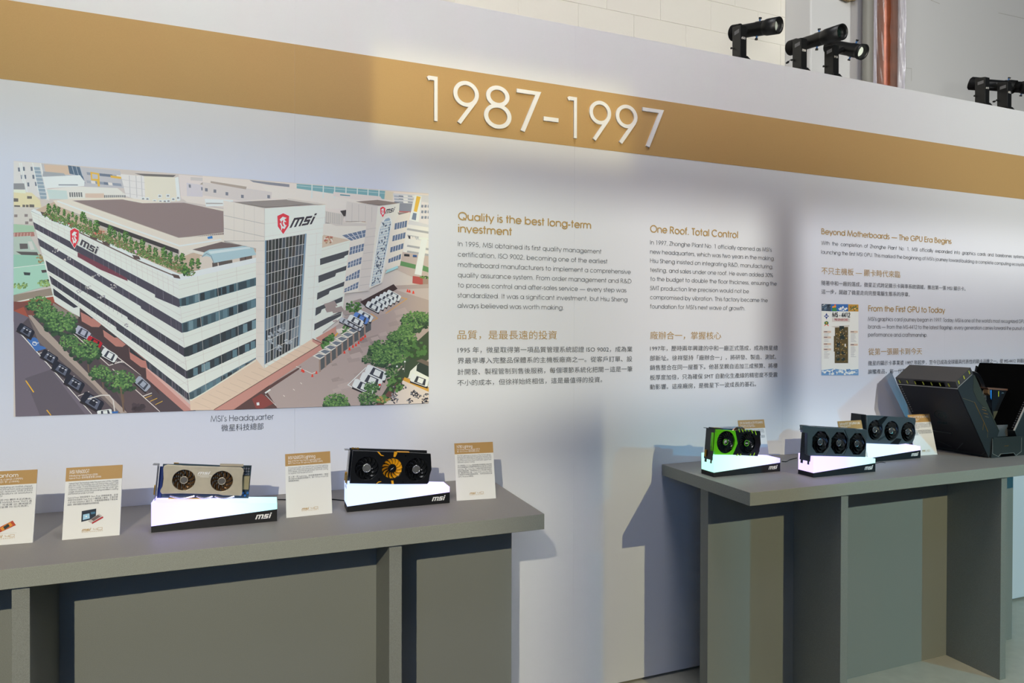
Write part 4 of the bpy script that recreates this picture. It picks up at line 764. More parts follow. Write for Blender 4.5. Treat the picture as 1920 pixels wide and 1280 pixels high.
def bracket(g, u, y0, y1, v0, v1, m=STEEL, vents=8, ports=True, dark=False):
    b = MB(); b.box((u - .0012, y0, v0 + .012), (u, y1, v1)); b.box((u - .0012, y0 + .004, v0), (u, y0 + .012, v0 + .012)); b.box((u - .0012, y1 - .016, v0), (u, y1 - .005, v0 + .012))
    b.box((u - .014, y1 - .022, v1 - .0015), (u, y1, v1)); o = b.build('bracket', m, g)
    for k in range(vents): MB().box((u - .0016, y0 + .006, v1 - .010 - k * .0042), (u - .0011, y0 + .020, v1 - .0085 - k * .0042)).build('vent_slot', BLK2, o)
    if ports:
        p = MB().box((u - .006, y1 - .016, v0 + .020), (u - .0012, y1 - .008, v0 + .046)).build('port', GOLDM if not dark else DKS, o, bevel=.001)
    return o
def hsink(g, x0, x1, y0, y1, z0, z1, m, n=40):
    b = MB()
    for i in range(n): x = x0 + (x1 - x0) * i / n; b.box((x, y0, z0), (x + (x1 - x0) / n * .35, y1, z1))
    b.box((x0, y0 + .004, z0 + .004), (x1, y1 - .004, z1 - .004)); o = b.build('heatsink', m, g); o['kind'] = 'stuff'; return o
PCB_BLUE = mat('pcb_blue', '1E4F86', .4, spec=.6); PCBK = mat('pcb_black', '16181A', .4)
# 1: silver twin-fan card
g = card_root(1, 'silver brushed-metal graphics card with two copper-brown fans')
SILV = mat('brushed_silver', 'CFC5AE', .42, .35, grain=.06, gscale=40); BRZ = mat('bronze_blade', '93704C', .22, .7); HUBG = mat('grey_hub', '77736E', .4, .5)
Z = lambda *c: [gl(1, 260 + c[i] / 6.4, 850 + c[i + 1] / 6.4) for i in range(0, len(c), 2)]
out = Z(300, 175, 310, 150, 345, 138, 560, 152, 1225, 172, 1252, 188, 1260, 210, 1244, 265, 1240, 330, 1238, 480, 1228, 500, 1010, 495, 960, 482, 500, 472, 282, 478, 266, 460, 264, 440, 292, 390, 304, 300, 302, 230)
c1, c2 = Z(543, 317)[0], Z(998, 330)[0]; R = .0288
plate('shroud', out, [circ(c1[0], c1[1], R), circ(c2[0], c2[1], R)], .013, .021, SILV, g, .0008)
for c in (c1, c2): fan(g, c[0], c[1], .0135, R, .0105, 11, BRZ, HUBG, .5, .7, ringm=mat('pale_ring', 'C9BFA8', .4, .6), rim=mat('fan_well', '1A1412', .4))
MB().prism([(.014, .0035), (.2366, .0035), (.2366, .0955), (.2150, .0955), (.2150, .0930), (.052, .0968), (.040, .0968), (.040, .0945), (.014, .0945)], .040, .0416).build('circuit_board', mat('pcb_slate', '2F4450', .45), g)
for k in range(9): MB().box((.2185 + (k % 3) * .0058, .0385, .082 + (k // 3) * .0042), (.2225 + (k % 3) * .0058, .040, .0850 + (k // 3) * .0042)).build('chip', PCBK, g)
MB().box((.008, .036, .004), (.018, .0405, .088)).build('port_block', mat('port_navy', '1F3570', .4), g)
hsink(g, .03, .212, .022, .039, .022, .090, mat('fin_grey', '8F8C88', .4, .7), 36)
b = MB()
for x0, x1 in ((.04, .10), (.105, .145), (.15, .20)):
    b.tube([(x0 + (x1 - x0) * t / 8, .024, .013 - .006 * math.sin(PI * t / 8)) for t in range(9)], .0028)
b.build('heat_pipe', mat('nickel', 'D8D4D8', .15, .95), g)
MB().box((.035, .040, .0005), (.125, .0414, .004)).build('edge_connector', GOLDM, g)
MB().box((.040, .0405, .0965), (.052, .043, .0985)).build('bridge_connector', GOLDM, g); MB().box((.155, .036, .0925), (.215, .043, .0985)).build('power_socket', mat('socket_ivory', 'B9AD98', .5), g)
bracket(g, .006, .012, .042, -.006, .096, STEEL, 6)
MB().box((.218, .030, .030), (.2345, .040, .067)).build('inductor_block', mat('pale_gold_cover', 'C6B98F', .35, .6), g)
b = MB()
for i in range(9): x = .218 + (i % 3) * .006; z = .072 + (i // 3) * .0075; b.cyl((x, .040, z), (x, .033, z), .0022, n=10)
b.build('capacitor', mat('cap_silver', 'B9BCC4', .3, .8), g)
b = MB()
for i in range(4): b.cyl((.215 + i * .006, .040, .013 + (i % 2) * .007), (.215 + i * .006, .031, .013 + (i % 2) * .007), .003, n=10)
b.build('capacitor', BLUEM, g)
mb = MB(); p0 = gl(1, 370.5, 888)
lay_logo(mb, p0[0], p0[1] - .001, .0335, .0085, .0119, M=None); 
for k, wd in enumerate((.036, .022)): mb.box((p0[0] + k * .007, .0119, p0[1] - .0045 - k * .0035), (p0[0] + k * .007 + wd, .0122, p0[1] - .0037 - k * .0035))
mb.build('lettering', WHITE, g)
# 2: black with yellow middle fan
g = card_root(2, 'black graphics card with a yellow middle fan between two black fans')
YEL = mat('signal_yellow', 'F0A818', .4); SHB = mat('shroud_black', '15171A', .3, .2, spec=.6); SILC = mat('spun_silver', 'C2C2BE', .25, .85); BLB = mat('blade_black', '17191C', .25)
Z = lambda *c: [gl(2, 640 + c[i] / 8.727, 830 + c[i + 1] / 8.727) for i in range(0, len(c), 2)]
c1, c2, c3 = Z(415, 410, 830, 415, 1225, 430); R1, R2 = .0355, .0318
c2 = (c2[0], c2[1])
plate('shroud', Z(190, 128, 600, 142, 900, 150, 1455, 180, 1468, 430, 1440, 520, 1422, 640, 1400, 664, 880, 668, 140, 655, 160, 430), [circ(*c1, R1), circ(*c2, R2, n=40), circ(*c3, R1)], .012, .020, SHB, g, .0008)
fan(g, *c1, .0125, R1, .0130, 11, BLB, SILC, .55, .8, ringm=SILC); fan(g, *c3, .0125, R1, .0130, 11, BLB, SILC, .55, .8, ringm=SILC)
fan(g, *c2, .0105, R2, .0130, 14, YEL, BLK2, .30, .84, label='yellow fan with black hub')
mb = MB()
for f in LOGO: mb.add([(lambda a, b: (c2[0] + a * .7 + b * .5, .0108, c2[1] - a * -.45 + b * .7))((q[0] - .5) * .012, (q[1] - .5) * .006) for q in f], [tuple(range(len(f)))])
mb.build('lettering', WHITE, g)
for c in ((582, 140, 618, 142, 650, 190, 698, 205, 690, 210, 640, 205), (862, 138, 908, 140, 910, 170, 880, 228, 848, 222), (575, 655, 600, 630, 652, 622, 650, 632, 612, 640, 560, 672), (808, 612, 846, 610, 856, 668, 820, 668)):
    MB().prism(Z(*c), .0105, .0125).build('accent_strip', YEL, g)
MB().prism(Z(915, 142, 1110, 148, 1120, 156, 912, 153), .0112, .024).build('accent_strip', YEL, g)
for a in ((650, 235), (1050, 210), (615, 590), (1008, 636)):
    q = Z(*a)[0]; MB().cyl((q[0], .0112, q[1]), (q[0], .0122, q[1]), .0019, n=12).build('screw', WHITE, g)
hsink(g, .012, .238, .021, .050, .010, .094, mat('fin_dark', '34363A', .35, .7), 44)
MB().box((.004, .051, .003), (.243, .0526, .0985)).build('circuit_board', PCBK, g); MB().box((.004, .0532, .004), (.243, .056, .1015)).build('backplate', mat('backplate_grey', '3A3C40', .35, .6), g, bevel=.0006)
for x0, x1 in ((.010, .017), (.0195, .0222), (.0245, .0315)): MB().box((x0, .0505, .0985), (x1, .053, .1035)).build('bridge_connector', GOLDM, g)
bracket(g, .0015, .012, .052, -.014, .0995, STEEL, 10); MB().box((-.0050, .013, .004), (.0003, .020, .026)).build('dvi_port', mat('port_brass', 'A98F58', .35, .7), g, bevel=.001)
# 3: green and black twin fan
g = card_root(3, 'graphics card with a bright green left half and black right half')
GRN = mat('lime_green', '67D20A', .35); BLG = mat('blade_gloss', '1B2022', .2, spec=.7)
Z = lambda *c: [gl(3, 1290 + c[i] / 9.847, 770 + c[i + 1] / 9.847, .012) for i in range(0, len(c), 2)]
c1, c2 = Z(690, 575, 1080, 595); R = .0420
c1 = (c1[0], c1[1]); R = .0405
mid = Z(900, 598)[0][0]
E1 = circ(c1[0], c1[1], .0415, .0425)
plate('green_shroud', Z(520, 345, 860, 366, 905, 600, 815, 805, 490, 800, 490, 745, 440, 735, 438, 640, 462, 405, 520, 395), [E1], .009, .020, GRN, g, .0006)['label'] = 'bright green angular fan shroud'
plate('black_shroud', Z(866, 368, 1320, 372, 1332, 440, 1322, 450, 1334, 610, 1310, 700, 1310, 740, 1275, 830, 820, 806, 907, 600), [circ(c2[0], c2[1], .0395)], .0098, .021, SHB, g, .0005)
fan(g, *c1, .0105, .0412, .0120, 14, BLG, BLK2, .9, .8, ringm=GRN); fan(g, *c2, .0104, .0392, .0120, 14, BLG, BLK2, .9, .8, ringm=GRN)
emblem(g, c1[0], c1[1], .0103, .010, WHITE)
mb = MB(); lay_logo(mb, c2[0] - .008, c2[1] - .0022, .016, .0045, .0102); mb.build('lettering', WHITE, g)
for c in ((920, 340, 935, 340, 955, 392, 940, 392), (980, 340, 995, 340, 1015, 392, 1000, 392), (1035, 345, 1048, 345, 1062, 375, 1048, 375), (1095, 345, 1106, 345, 1122, 378, 1108, 378), (1150, 345, 1164, 345, 1192, 412, 1178, 412), (1220, 360, 1234, 362, 1258, 440, 1244, 440),
          (890, 825, 905, 788, 916, 788, 902, 826), (945, 825, 962, 788, 973, 788, 957, 826), (1125, 828, 1145, 790, 1156, 790, 1137, 828), (1190, 830, 1215, 768, 1227, 768, 1202, 830)):
    MB().prism(Z(*c), .0085, .0127).build('green_stripe', mat('lime_line', 'B4E828', .4), g)
hsink(g, .022, .205, .021, .052, .008, .090, mat('fin_silver', '8C8F92', .3, .8), 40)
MB().box((.003, .052, .002), (.214, .0535, .0975)).build('circuit_board', mat('pcb_teal', '12607E', .4), g); MB().box((.010, .030, .004), (.018, .052, .085)).build('port_block', PCB_BLUE, g)
b = MB()
for k in range(3): b.tube([(.10 + k * .012 + .05 * t / 10, .030 + k * .006, .092 + .0145 * math.sin(PI * t / 10)) for t in range(11)], .0028)
b.build('heat_pipe', mat('copper_pipe', 'B08A78', .2, .9), g)
MB().box((.006, .020, .0965), (.050, .050, .1005)).build('top_rail', PCBK, g, bevel=.0008)
for k in range(3): MB().box((.012 + k * .011, .024, .1005), (.019 + k * .011, .034, .1015)).build('bridge_connector', GOLDM, g)
bracket(g, .0012, .006, .056, -.030, .0975, DKS, 13)
# 4 and 5: dark triple fan cards
GUN = mat('gunmetal', '5A676D', .35, .5, grain=.04, gscale=200); GUN2 = mat('gunmetal_dark', '23282B', .35, .6); BLC = mat('blade_smoke', '24282A', .22, .2, spec=.7); CAPG = mat('cap_grey', '5E676E', .3, .7)
g = card_root(4, 'dark triple-fan graphics card with eight-sided fan rims, nearest on the right table')
Z = lambda *c: [gl(4, 1480 + c[i] / 6.4, 760 + c[i + 1] / 6.4, .012) for i in range(0, len(c), 2)]
cs = Z(370, 438, 595, 445, 812, 452)
cs = [(c[0], .0515) for c in cs]; RR = .0415
plate('shroud', Z(150, 238, 270, 255, 920, 290, 925, 330, 905, 615, 235, 600, 210, 580, 215, 330, 160, 320), [oct_(c[0], c[1], RR) for c in cs], .010, .022, GUN, g, .0006)
for c in cs:
    fan(g, *c, .0115, RR * .985, .0125, 9, BLC, CAPG, 1.0, .72, ringm=SILC); emblem(g, c[0], c[1], .0113, .010, SILC)
for a in ((430, 270, 480, 400, 488, 470, 415, 600), (655, 290, 700, 400, 706, 470, 645, 588), (780, 290, 850, 330, 905, 420, 910, 500)):
    pts = Z(*a); mb = MB()
    for f in stroke(pts, .0016): mb.prism(f, .0085, .0102)
    mb.build('edge_line', SILC if a[0] != 655 else BLK2, g)
hsink(g, .006, .268, .022, .058, .006, .100, FIN, 52); MB().box((.0, .059, .001), (.272, .064, .1065)).build('backplate', GUN2, g, bevel=.001)
MB().box((-.012, .012, .098), (.018, .062, .108)).build('top_rail', BLK2, g, bevel=.001)
bracket(g, -.003, .010, .060, -.034, .092, mat('bracket_black', '26282A', .4, .5), 14, ports=False)
for k in range(4): MB().box((-.0052, .040, .012 + k * .019), (-.004, .047, .024 + k * .019)).build('display_port', BLK2, g)
g = card_root(5, 'dark triple-fan graphics card with round fans, farthest right of the five cards')
Z = lambda *c: [gl(5, 1480 + c[i] / 6.4, 760 + c[i + 1] / 6.4, .012) for i in range(0, len(c), 2)]
cs = Z(1027, 290, 1222, 297, 1420, 312); cs = [(c[0], .057) for c in cs]
plate('shroud', Z(925, 118, 1090, 124, 1130, 128, 1505, 150, 1510, 190, 1498, 240, 1508, 330, 1490, 400, 1470, 445, 1300, 465, 925, 452), [circ(c[0], c[1], .0425) for c in cs], .010, .024, GUN, g, .0006)
for c in cs: fan(g, *c, .0115, .042, .0130, 8, BLC, CAPG, 1.1, .70, ringm=SILC); emblem(g, c[0], c[1], .0113, .010, SILC)
mb = MB()
for i in range(12):
    for j in range(3): mb.cyl((.072 + i * .0034 + j * .001, .0092, .012 + i * .0016 + j * .0034), (.072 + i * .0034 + j * .001, .0102, .012 + i * .0016 + j * .0034), .0012, n=6)
o = mb.build('perforation', BLK2, g); o['kind'] = 'stuff'
for a in ((1135, 128, 1175, 132, 1085, 250, 1050, 180), (1200, 460, 1300, 465, 1340, 400, 1280, 390)): MB().prism(Z(*a), .0088, .0105).build('angled_panel', GUN2, g)
hsink(g, -.012, .280, .024, .060, .006, .108, FIN, 56); MB().box((-.016, .061, .002), (.284, .065, .112)).build('backplate', GUN2, g, bevel=.001)
MB().box((-.028, .014, .004), (.0, .064, .118)).build('end_cap', BLK2, g, bevel=.001)

# ------------------------------------------------------------------ information cards
ANN = [[(0, 1), (0, .38), (.85, .38)], [(.85, 1), (.85, 0)], [(.85, .38), (1.15, .38)], [(1.15, 0), (1.15, 1), (2.25, 1), (2.25, 0), (1.15, 0)]]
def info_card(x, y, ang, lean, title, sub, tw, sw, body, zh, label, pic=None, w_=.127, h_=.18):
    c = tag(empty('info_card', (x, y, TZ), (-math.radians(lean), 0, math.radians(ang))), label, 'sign', 'information cards on the display tables')
    MB().box((0, 0, .0004), (w_, .0025, h_)).build('board', CARD, c)
    MB().box((0, -.0003, h_ * .807), (w_, .0001, h_)).build('gold_header', CGOLD, c)
    t = MB(); m0 = .062 * w_
    put_line(t, latin(title, .10), m0, m0 + tw * w_, h_ * .912, .0122, -.0006)
    for k, s in enumerate(sub):
        if s: put_line(t, cjk(s) if is_cjk(s) else latin(s, .09), m0, m0 + sw[k] * w_, h_ * (.872 - .035 * k), .0062, -.0006)
    t.build('header_text', CWHT, c, recalc=False)
    t = MB(); z = h_ * .765
    for i, s in enumerate(body): put_line(t, latin(s, .075), m0, w_ - m0 if i < len(body) - 1 else m0 + (w_ - 2 * m0) * min(.95, len(s) / max(len(body[0]), 1)), z, .0058, -.0006); z -= h_ * .029
    z -= h_ * .026
    for i, s in enumerate(zh): put_line(t, cjk(s), m0, w_ - m0 if i < len(zh) - 1 else m0 + (w_ - 2 * m0) * min(.95, len(s) / max(len(zh[0]), 1)), z, .0052, -.0006); z -= h_ * .032
    t.build('body_text', CINK, c, recalc=False)
    t = MB(); lay_logo(t, w_ * .33, h_ * .098, .022, .0068, -.0006)
    for s in ANN:
        for f in stroke([(w_ * .535 + a * .0085, h_ * .102 + b * .0052) for a, b in s], .0007): t.add([(a, -.0006, b) for a, b in f], [(0, 1, 2, 3)])
    put_line(t, latin('A N N I V E R S A R Y', .09), w_ * .33, w_ * .70, h_ * .080, .0034, -.0006)
    t.build('gold_logo', TXTG, c, recalc=False)
    q = MB(); L_ = h_ * .62; th = math.radians(lean)
    q.hexa([(w_ * .35, .0026, L_), (w_ * .65, .0026, L_), (w_ * .65, .0036, L_ - .002), (w_ * .35, .0036, L_ - .002)] + [(w_ * .35, L_ * .33, L_ * .33 * math.tan(th) + .003), (w_ * .65, L_ * .33, L_ * .33 * math.tan(th) + .003), (w_ * .65, L_ * .33 + .0015, L_ * .33 * math.tan(th) + .003), (w_ * .35, L_ * .33 + .0015, L_ * .33 * math.tan(th) + .003)]).build('easel_flap', CARD, c)
    if pic:
        t = MB()
        for k, (col, pts) in enumerate(pic): t.add([(a * w_, -.0006 - k * 1e-5, (1 - b) * h_) for a, b in pts], [tuple(range(len(pts)))], col=hx(col, 1.2))
        t.build('product_picture', PRINT, c, recalc=False)
    return c
R_ = lambda a, b, c, d: [(a, b), (c, b), (c, d), (a, d)]
info_card(-.673, -.310, -3.5, 10, 'AGPhantom', ['first graphics card (1999)', '首張 3D 顯示卡 (1999)'], .62, (.70, .64),
 ['The first MSI card featuring an NVIDIA chipset,', 'the MS-8802 3D AGPhantom was powered', 'by the TNT2 chipset, featured 16MB of RAM', 'and ran 3D applications at resolutions', 'in full 32 bit color.'],
 ['首張搭載晶片組的 MSI 顯示卡正式推出，', 'AGPhantom 採用 NVIDIA RIVA TNT2 晶', '片組及記憶體，可支援 3D 應用程式', '1920x1200，並呈現 32 位元色彩。'], 'small card with a gold header cut by the left edge of the picture',
 [('C9C9C6', R_(.42, .845, .72, .85)), ('B0452A', [(.35, .79), (.64, .68), (.70, .745), (.42, .835)]), ('D08A30', [(.44, .77), (.60, .70), (.65, .745), (.48, .81)]), ('2A3434', [(.49, .755), (.57, .72), (.60, .755), (.52, .795)])])
info_card(-.484, -.320, -1, 12, 'MSI N9600GT', ['Introducing Hybrid Frozr (2008)', 'Hybrid Frozr 技術隆重登場 (2008)'], .345, (.50, .56),
 ['Hybrid Frozr Technology was the precursor of the modern', 'day Zero Frozr Technology you can find on the current Twin', 'Frozr V cooler. It was introduced on the MSI N9600GT', 'Graphics Card to minimize noise from the fan under light', 'usage situations while still providing excellent cooling', 'performance under full load.'],
 ['Hybrid Frozr 技術是現今 Zero Frozr 技術的前身，這項', '技術可在目前的 Twin Frozr V 散熱器上看到，它首次導', '入於 MSI N9600GT 顯示卡，在輕度使用情境下降低風', '扇噪音，同時於滿載運作時仍能提供出色的散熱效能。'], 'small card with a gold header reading MSI N9600GT',
 [('1E2A38', [(.315, .62), (.565, .60), (.565, .735), (.315, .77)]), ('9CC6DC', [(.34, .67), (.45, .66), (.46, .73), (.34, .745)]), ('E8F2F6', R_(.385, .69, .41, .71)), ('3E6A86', [(.47, .645), (.55, .64), (.55, .67), (.48, .675)]),
  ('B9B4B0', [(.43, .765), (.62, .675), (.68, .71), (.50, .805)]), ('6A5A58', [(.48, .745), (.60, .69), (.65, .712), (.53, .77)]), ('A82A30', [(.50, .79), (.69, .715), (.70, .735), (.51, .81)])])
info_card(.052, -.304, 3, 14, 'MSI N260GTX Lightning', ['Rise of the first Twin Frozr & Lightning (2009)', '首代 Twin Frozr 與 Lightning 系列問世 (2009)'], .60, (.72, .76),
 ['Introduced in 2009, the N260GTX launched the Lightning', 'legacy with military-class components, a pioneering 10-phase', 'PWM design, and the first-generation Twin Frozr cooling', 'for superior thermal performance.'],
 ['史上第一款 Lightning，採用軍規級用料，首創', '用10相PWM電源的高階顯卡，第一代Twin Frozr打造', '極致散熱效能。'], 'small card with a gold header reading MSI N260GTX Lightning')
info_card(.559, -.285, -5.5, 15, 'N780 Lightning', ['First Tri Frozr Thermal Design (2013)', '第一代 Tri Frozr 散熱架構 (2013)'], .40, (.59, .57),
 ['The first Lightning to introduce the Tri Frozr design,', 'featuring dual independent fan control for the system and', 'the debut of a current-reactive LED light bar. An enhanced', 'Super Pipe layout and a robust metal system support have', 'delivered superior cooling.'],
 ['史上首款導入 Tri Frozr 散熱架構並採用雙獨立風扇控制', '的以全新電路設計與電壓控制技術結合反應式的LED燈條', 'Lightning，導入 Super Pipe 大幅強化散熱導管的設計', '並強化電路結構，同時使用DrMOS 與金屬支撐設計', '與一體鋁製背板上蓋，Triple PWM controllers 同步', '大幅提升供電與超頻表現，可針對高階玩家', 'GPU Reactor模組。'], 'small card with a gold header reading N780 Lightning, at the end of the left table')
info_card(1.807, -.130, -4, 13, 'GTX 760 GAMING & GTX 970 GAMING', ['The first green GAMING edition', '首款綠色 GAMING 顯示卡系列'], .88, (.52, .56),
 ['The first GAMING series cards in green colors', 'with Twin Frozr cooling and a new look', 'built for quiet and cool gaming', 'performance.'], ['以經典綠色外觀打造的 GAMING', '顯示卡，搭載 Twin Frozr 散熱', '帶來安靜效能。'], 'small card with a gold header behind the green graphics card')
info_card(2.176, -.290, -1, 13, 'GeForce RTX\u2122 3090 SUPRIM X 24G', ['Flagship of its generation', '旗艦級顯示卡'], .86, (.45, .30), [], [], 'small card with a gold header showing just above the eight-sided fan card')
info_card(2.652, -.228, -3, 13, 'GeForce RTX\u2122 5090 32G VANGUARD S', ['Latest flagship graphics card', '最新旗艦顯示卡'], .88, (.42, .36),
 ['The latest graphics card brings new cooling and', 'power design for creators and gamers with', 'refined airflow and a solid metal frame with', 'a quiet fan profile and long lasting parts', 'for years to come.'],
 ['全新顯示卡帶來嶄新散熱與供電設計，', '為創作者與玩家提供穩定而安靜的', '效能表現，並以堅固金屬框架支撐', '長久耐用。'], 'small card with a gold header leaning before the large angular black computer')

# ------------------------------------------------------------------ projector spotlights standing on top of the wall
LAMPB = mat('lamp_black', '0F1011', .42, .1); GREYL = mat('grey_sticker', '6B6B6C', .6)
def lens_mat(n, e):
    m = LENS.copy(); m.name = n; m.node_tree.nodes['Principled BSDF'].inputs['Emission Strength'].default_value = e; return m
DARKL = mat('unlit_lens', '1A2A26', .06, .3)
LENSES = {'059': LENS, '002': DARKL, '014': lens_mat('lit_lens', .8), '017': DARKL, '020': lens_mat('half_lit_lens', .5)}
def lamp(bx, px, py, py_, slope, ratio, xr, xf, code, label, yh=.165):
    """bx: base x; px,py: pivot of the barrel as measured, py_ its depth; slope and foreshortening give the barrel's direction"""
    vx, vy = (px - 960) / F, (CY - py) / F; best = None
    for i in range(20, 99):
        f_ = i / 100
        for j in range(-90, 91, 2):
            u_ = j / 100
            if u_ * u_ + f_ * f_ >= 1: continue
            r_ = math.sqrt(1 - u_ * u_ - f_ * f_)
            e = abs((u_ + vy * f_) / (r_ + vx * f_) - slope) * 2 + abs((f_ - vx * r_ - vy * u_) / math.sqrt(1 + vx * vx + vy * vy) - ratio)
            if best is None or e < best[0]: best = (e, r_, u_, -f_)
    comp = best[1:]
    P = onY(px, py, py_); D_ = (RT * comp[0] + UP * comp[1] + FW * comp[2]).normalized()
    def reach(x, sg):
        for k in range(4, 60):
            q = P + D_ * (sg * k / 200) - CAM
            if (960 + F * q.dot(RT) / q.dot(FW) - x) * sg >= 0: break
        return k / 200
    front = reach(xf, 1); rear = reach(xr, -1)
    by = .05
    t = tag(empty('projector_spotlight', (bx, by, WT)), label, 'spotlight', 'projector spotlights along the wall top')
    T = Matrix.Translation(-t.location)
    q = MB(); w2 = .017; d2 = .026
    q.hexa([(-w2, -d2, .0), (w2, -d2, .0), (w2, -d2, yh - .012), (-w2, -d2, yh - .012), (-w2, d2, .0), (w2, d2, .0), (w2, d2, yh), (-w2, d2, yh)]).build('driver_box', LAMPB, t, bevel=.0015)
    MB().hexa([(-w2, -d2 - .004, 0), (w2 + .034, -d2 - .004, 0), (w2 + .002, -d2 - .004, .022), (-w2, -d2 - .004, .022), (-w2, d2, 0), (w2 + .034, d2, 0), (w2 + .002, d2, .022), (-w2, d2, .022)]).build('base_foot', LAMPB, t)
    MB().box((-w2 - .0004, -d2 + .008, yh - .042), (-w2, d2 - .014, yh - .026)).build('rating_plate', GREYL, t)
    for k in range(4): MB().cyl((-w2 - .0006, -d2 + .008 + k * .010, yh - .018 + k * .003), (-w2 + .0005, -d2 + .008 + k * .010, yh - .018 + k * .003), .0024, n=10).build('vent_hole', BLK2, t)
    MB().tube([(-w2, .019, .070), (-w2 - .006, .021, .070)], .002).cyl((-w2 - .006, .021, .070), (-w2 - .011, .022, .070), .0045, n=12).build('side_knob', LAMPB, t)
    m = MB(); qd = latin(code[::-1], .1)
    fl = [[(-x, -y) for x, y in f] for f in latin(code, .10)]; a = min(p[0] for f in fl for p in f)
    for f in fl: m.add([(-w2 + .006 + (x - a) * .0125, -d2 - .0006, yh - .062 + y * .0125) for x, y in f], [tuple(range(len(f)))])
    m.build('number_mark', WHITE, t, recalc=False)
    P = onY(px, py, py_); r, u, f = comp; d = (RT * r + UP * u + FW * f).normalized(); A = P - d * rear; B = P + d * front
    up = Vector((0, 0, 1)); side = d.cross(up).normalized(); pu = side.cross(d)
    b = MB(); b.cyl(P - d * (rear - .03), P + d * .045, .0285, n=32, M=T); b.cyl(P + d * .040, P + d * .085, .0305, n=32, M=T)
    b.cyl(P - side * .0 , P - side * .001, .001, n=4, M=T); b.build('barrel', LAMPB, t)
    h = MB(); n = 32
    prof = [(.0300, .080), (.0340, .094), (.0345, front), (.030, front), (.0285, front - .010), (.022, front - .028), (.0001, front - .030)]
    M2 = T @ Matrix.Translation(P) @ Matrix((side, d, pu)).transposed().to_4x4()
    h.lathe(prof, M2, 36, 'y'); h.build('lens_tube', LAMPB, t)
    l = MB(); l.lathe([(.0225, front - .027), (.0205, front - .020), (.014, front - .0155), (.006, front - .0135), (.0001, front - .013)], M2, 32, 'y'); l.build('lens', LENSES[code], t)
    s = MB(); 
    for k in range(9): s.cyl(A + d * (k * .005), A + d * (k * .005 + .0026), .0345 - (.005 if k == 0 else 0), n=36, M=T)
    s.cyl(A + d * .001, A + d * .05, .024, n=24, M=T); fo = s.build('cooling_fins', FIN, t)
    for sg in (1, -1):
        k0 = P + d * .050 + pu * sg * .029; k1 = k0 + pu * sg * .011; k2 = k1 + pu * sg * .0065
        MB().cyl(k0, k1, .0036, n=12, M=T).build('screw_collar', BLUEM, t); MB().cyl(k1, k2, .0060, .0068, n=14, M=T).build('focus_knob', LAMPB, t)
    c = MB(); c.cyl(Vector((bx, by, WT + yh * .72)), P, .013, n=16, M=T); c.build('pivot', LAMPB, t)
    return t
lamp(1.925, 1403, 57, .095, .175, .55, 1374, 1460, '059', 'black projector spotlight leftmost on the wall top, tilted slightly up')
lamp(2.262, 1517, 79, .095, .31, .66, 1481, 1579, '002', 'black projector spotlight pointing steeply up, second from the left')
lamp(2.452, 1584, 91, .095, -.20, .68, 1553, 1617, '014', 'black projector spotlight dipping down beside the brown pipe')
lamp(3.482, 1866, 160, .158, -.09, .25, 1819, 1886, '017', 'black projector spotlight far right with a long barrel seen side on')
lamp(3.655, 1902, 163, .10, -.03, .55, 1882, 1919, '020', 'black projector spotlight far right, its lens cut by the picture edge')
# small plugs hanging from two lamps
for n_, (x, y, x2, y2) in enumerate(((1486, 111, 1478, 116), (1871.5, 189, 1865, 190))):
    p = onY(x, y, .04); q = onY(x2, y2, .04); b = MB(); b.tube([p, (p + q) / 2 + Vector((0, 0, .004)), q], .0015); b.cyl(q, q + (q - p).normalized() * .012, .0055, .004, n=10)
    o = b.build('plug_lead', BLK2); tag(o, ('small black plug lead hanging behind the second spotlight', 'small black plug lead hanging beside the rightmost spotlight')[n_], 'cable')

# ------------------------------------------------------------------ rusty brown pipe wrapped in torn plastic film
PIPE = mat('rust_brown_paint', '8A4A30', .25, .35, grain=.18, gscale=14, bump=.2, bscale=25)
pt = tag(empty('steel_pipe', (3.93, 1.0, 0)), 'rust-brown pipe wrapped in torn clear plastic behind the spotlights', 'pipe')
xa, xb, xc, xd = [onY(v, 80, 1.0).x - 3.93 for v in (1632, 1650, 1679, 1691)]
MB().cyl(((xb + xc) / 2, .02, 0), ((xb + xc) / 2, .02, 5), (xc - xb) / 2 + .004, n=40).build('pipe_body', PIPE, pt)
FILM = bpy.data.materials.new('clear_film'); FILM.use_nodes = True; _b = FILM.node_tree.nodes['Principled BSDF']
_b.inputs['Base Color'].default_value = (.78, .76, .86, 1); _b.inputs['Roughness'].default_value = .12; _b.inputs['Alpha'].default_value = .55; _b.inputs['Specular IOR Level'].default_value = .9; _b.inputs['Coat Weight'].default_value = .6
CONC = mat('grey_sleeve', '8B8A84', .5, bump=.3, bscale=12)
def film(x0, x1, y0, amp, nf, m, name, lab=None, ends=.004):
    b = MB(); v = []; NX, NZ = 34, 60
    for j in range(NZ + 1):
        z = 2.6 + 2.2 * j / NZ
        for i in range(NX + 1):
            u = i / NX; e = ends * math.sin(z * 31 + (5 if i == 0 else 2)) * (abs(u - .5) * 2) ** 6
            v.append((x0 + (x1 - x0) * u + e + .0015 * math.sin(z * 23 + u * 9), y0 + amp * math.sin(u * nf * 2 * PI + 1.3 * math.sin(z * 3.1)) + .3 * amp * math.sin(u * 41 + z * 17), z))
    b.add(v, [(j * (NX + 1) + i, j * (NX + 1) + i + 1, (j + 1) * (NX + 1) + i + 1, (j + 1) * (NX + 1) + i) for j in range(NZ) for i in range(NX)], True)
    o = b.build(name, m, pt, recalc=False)
    if lab: o['label'] = lab
    return o
MB().cyl((xa + .036, .05, 0), (xa + .036, .05, 5), .034, n=24).build('grey_conduit', CONC, pt)
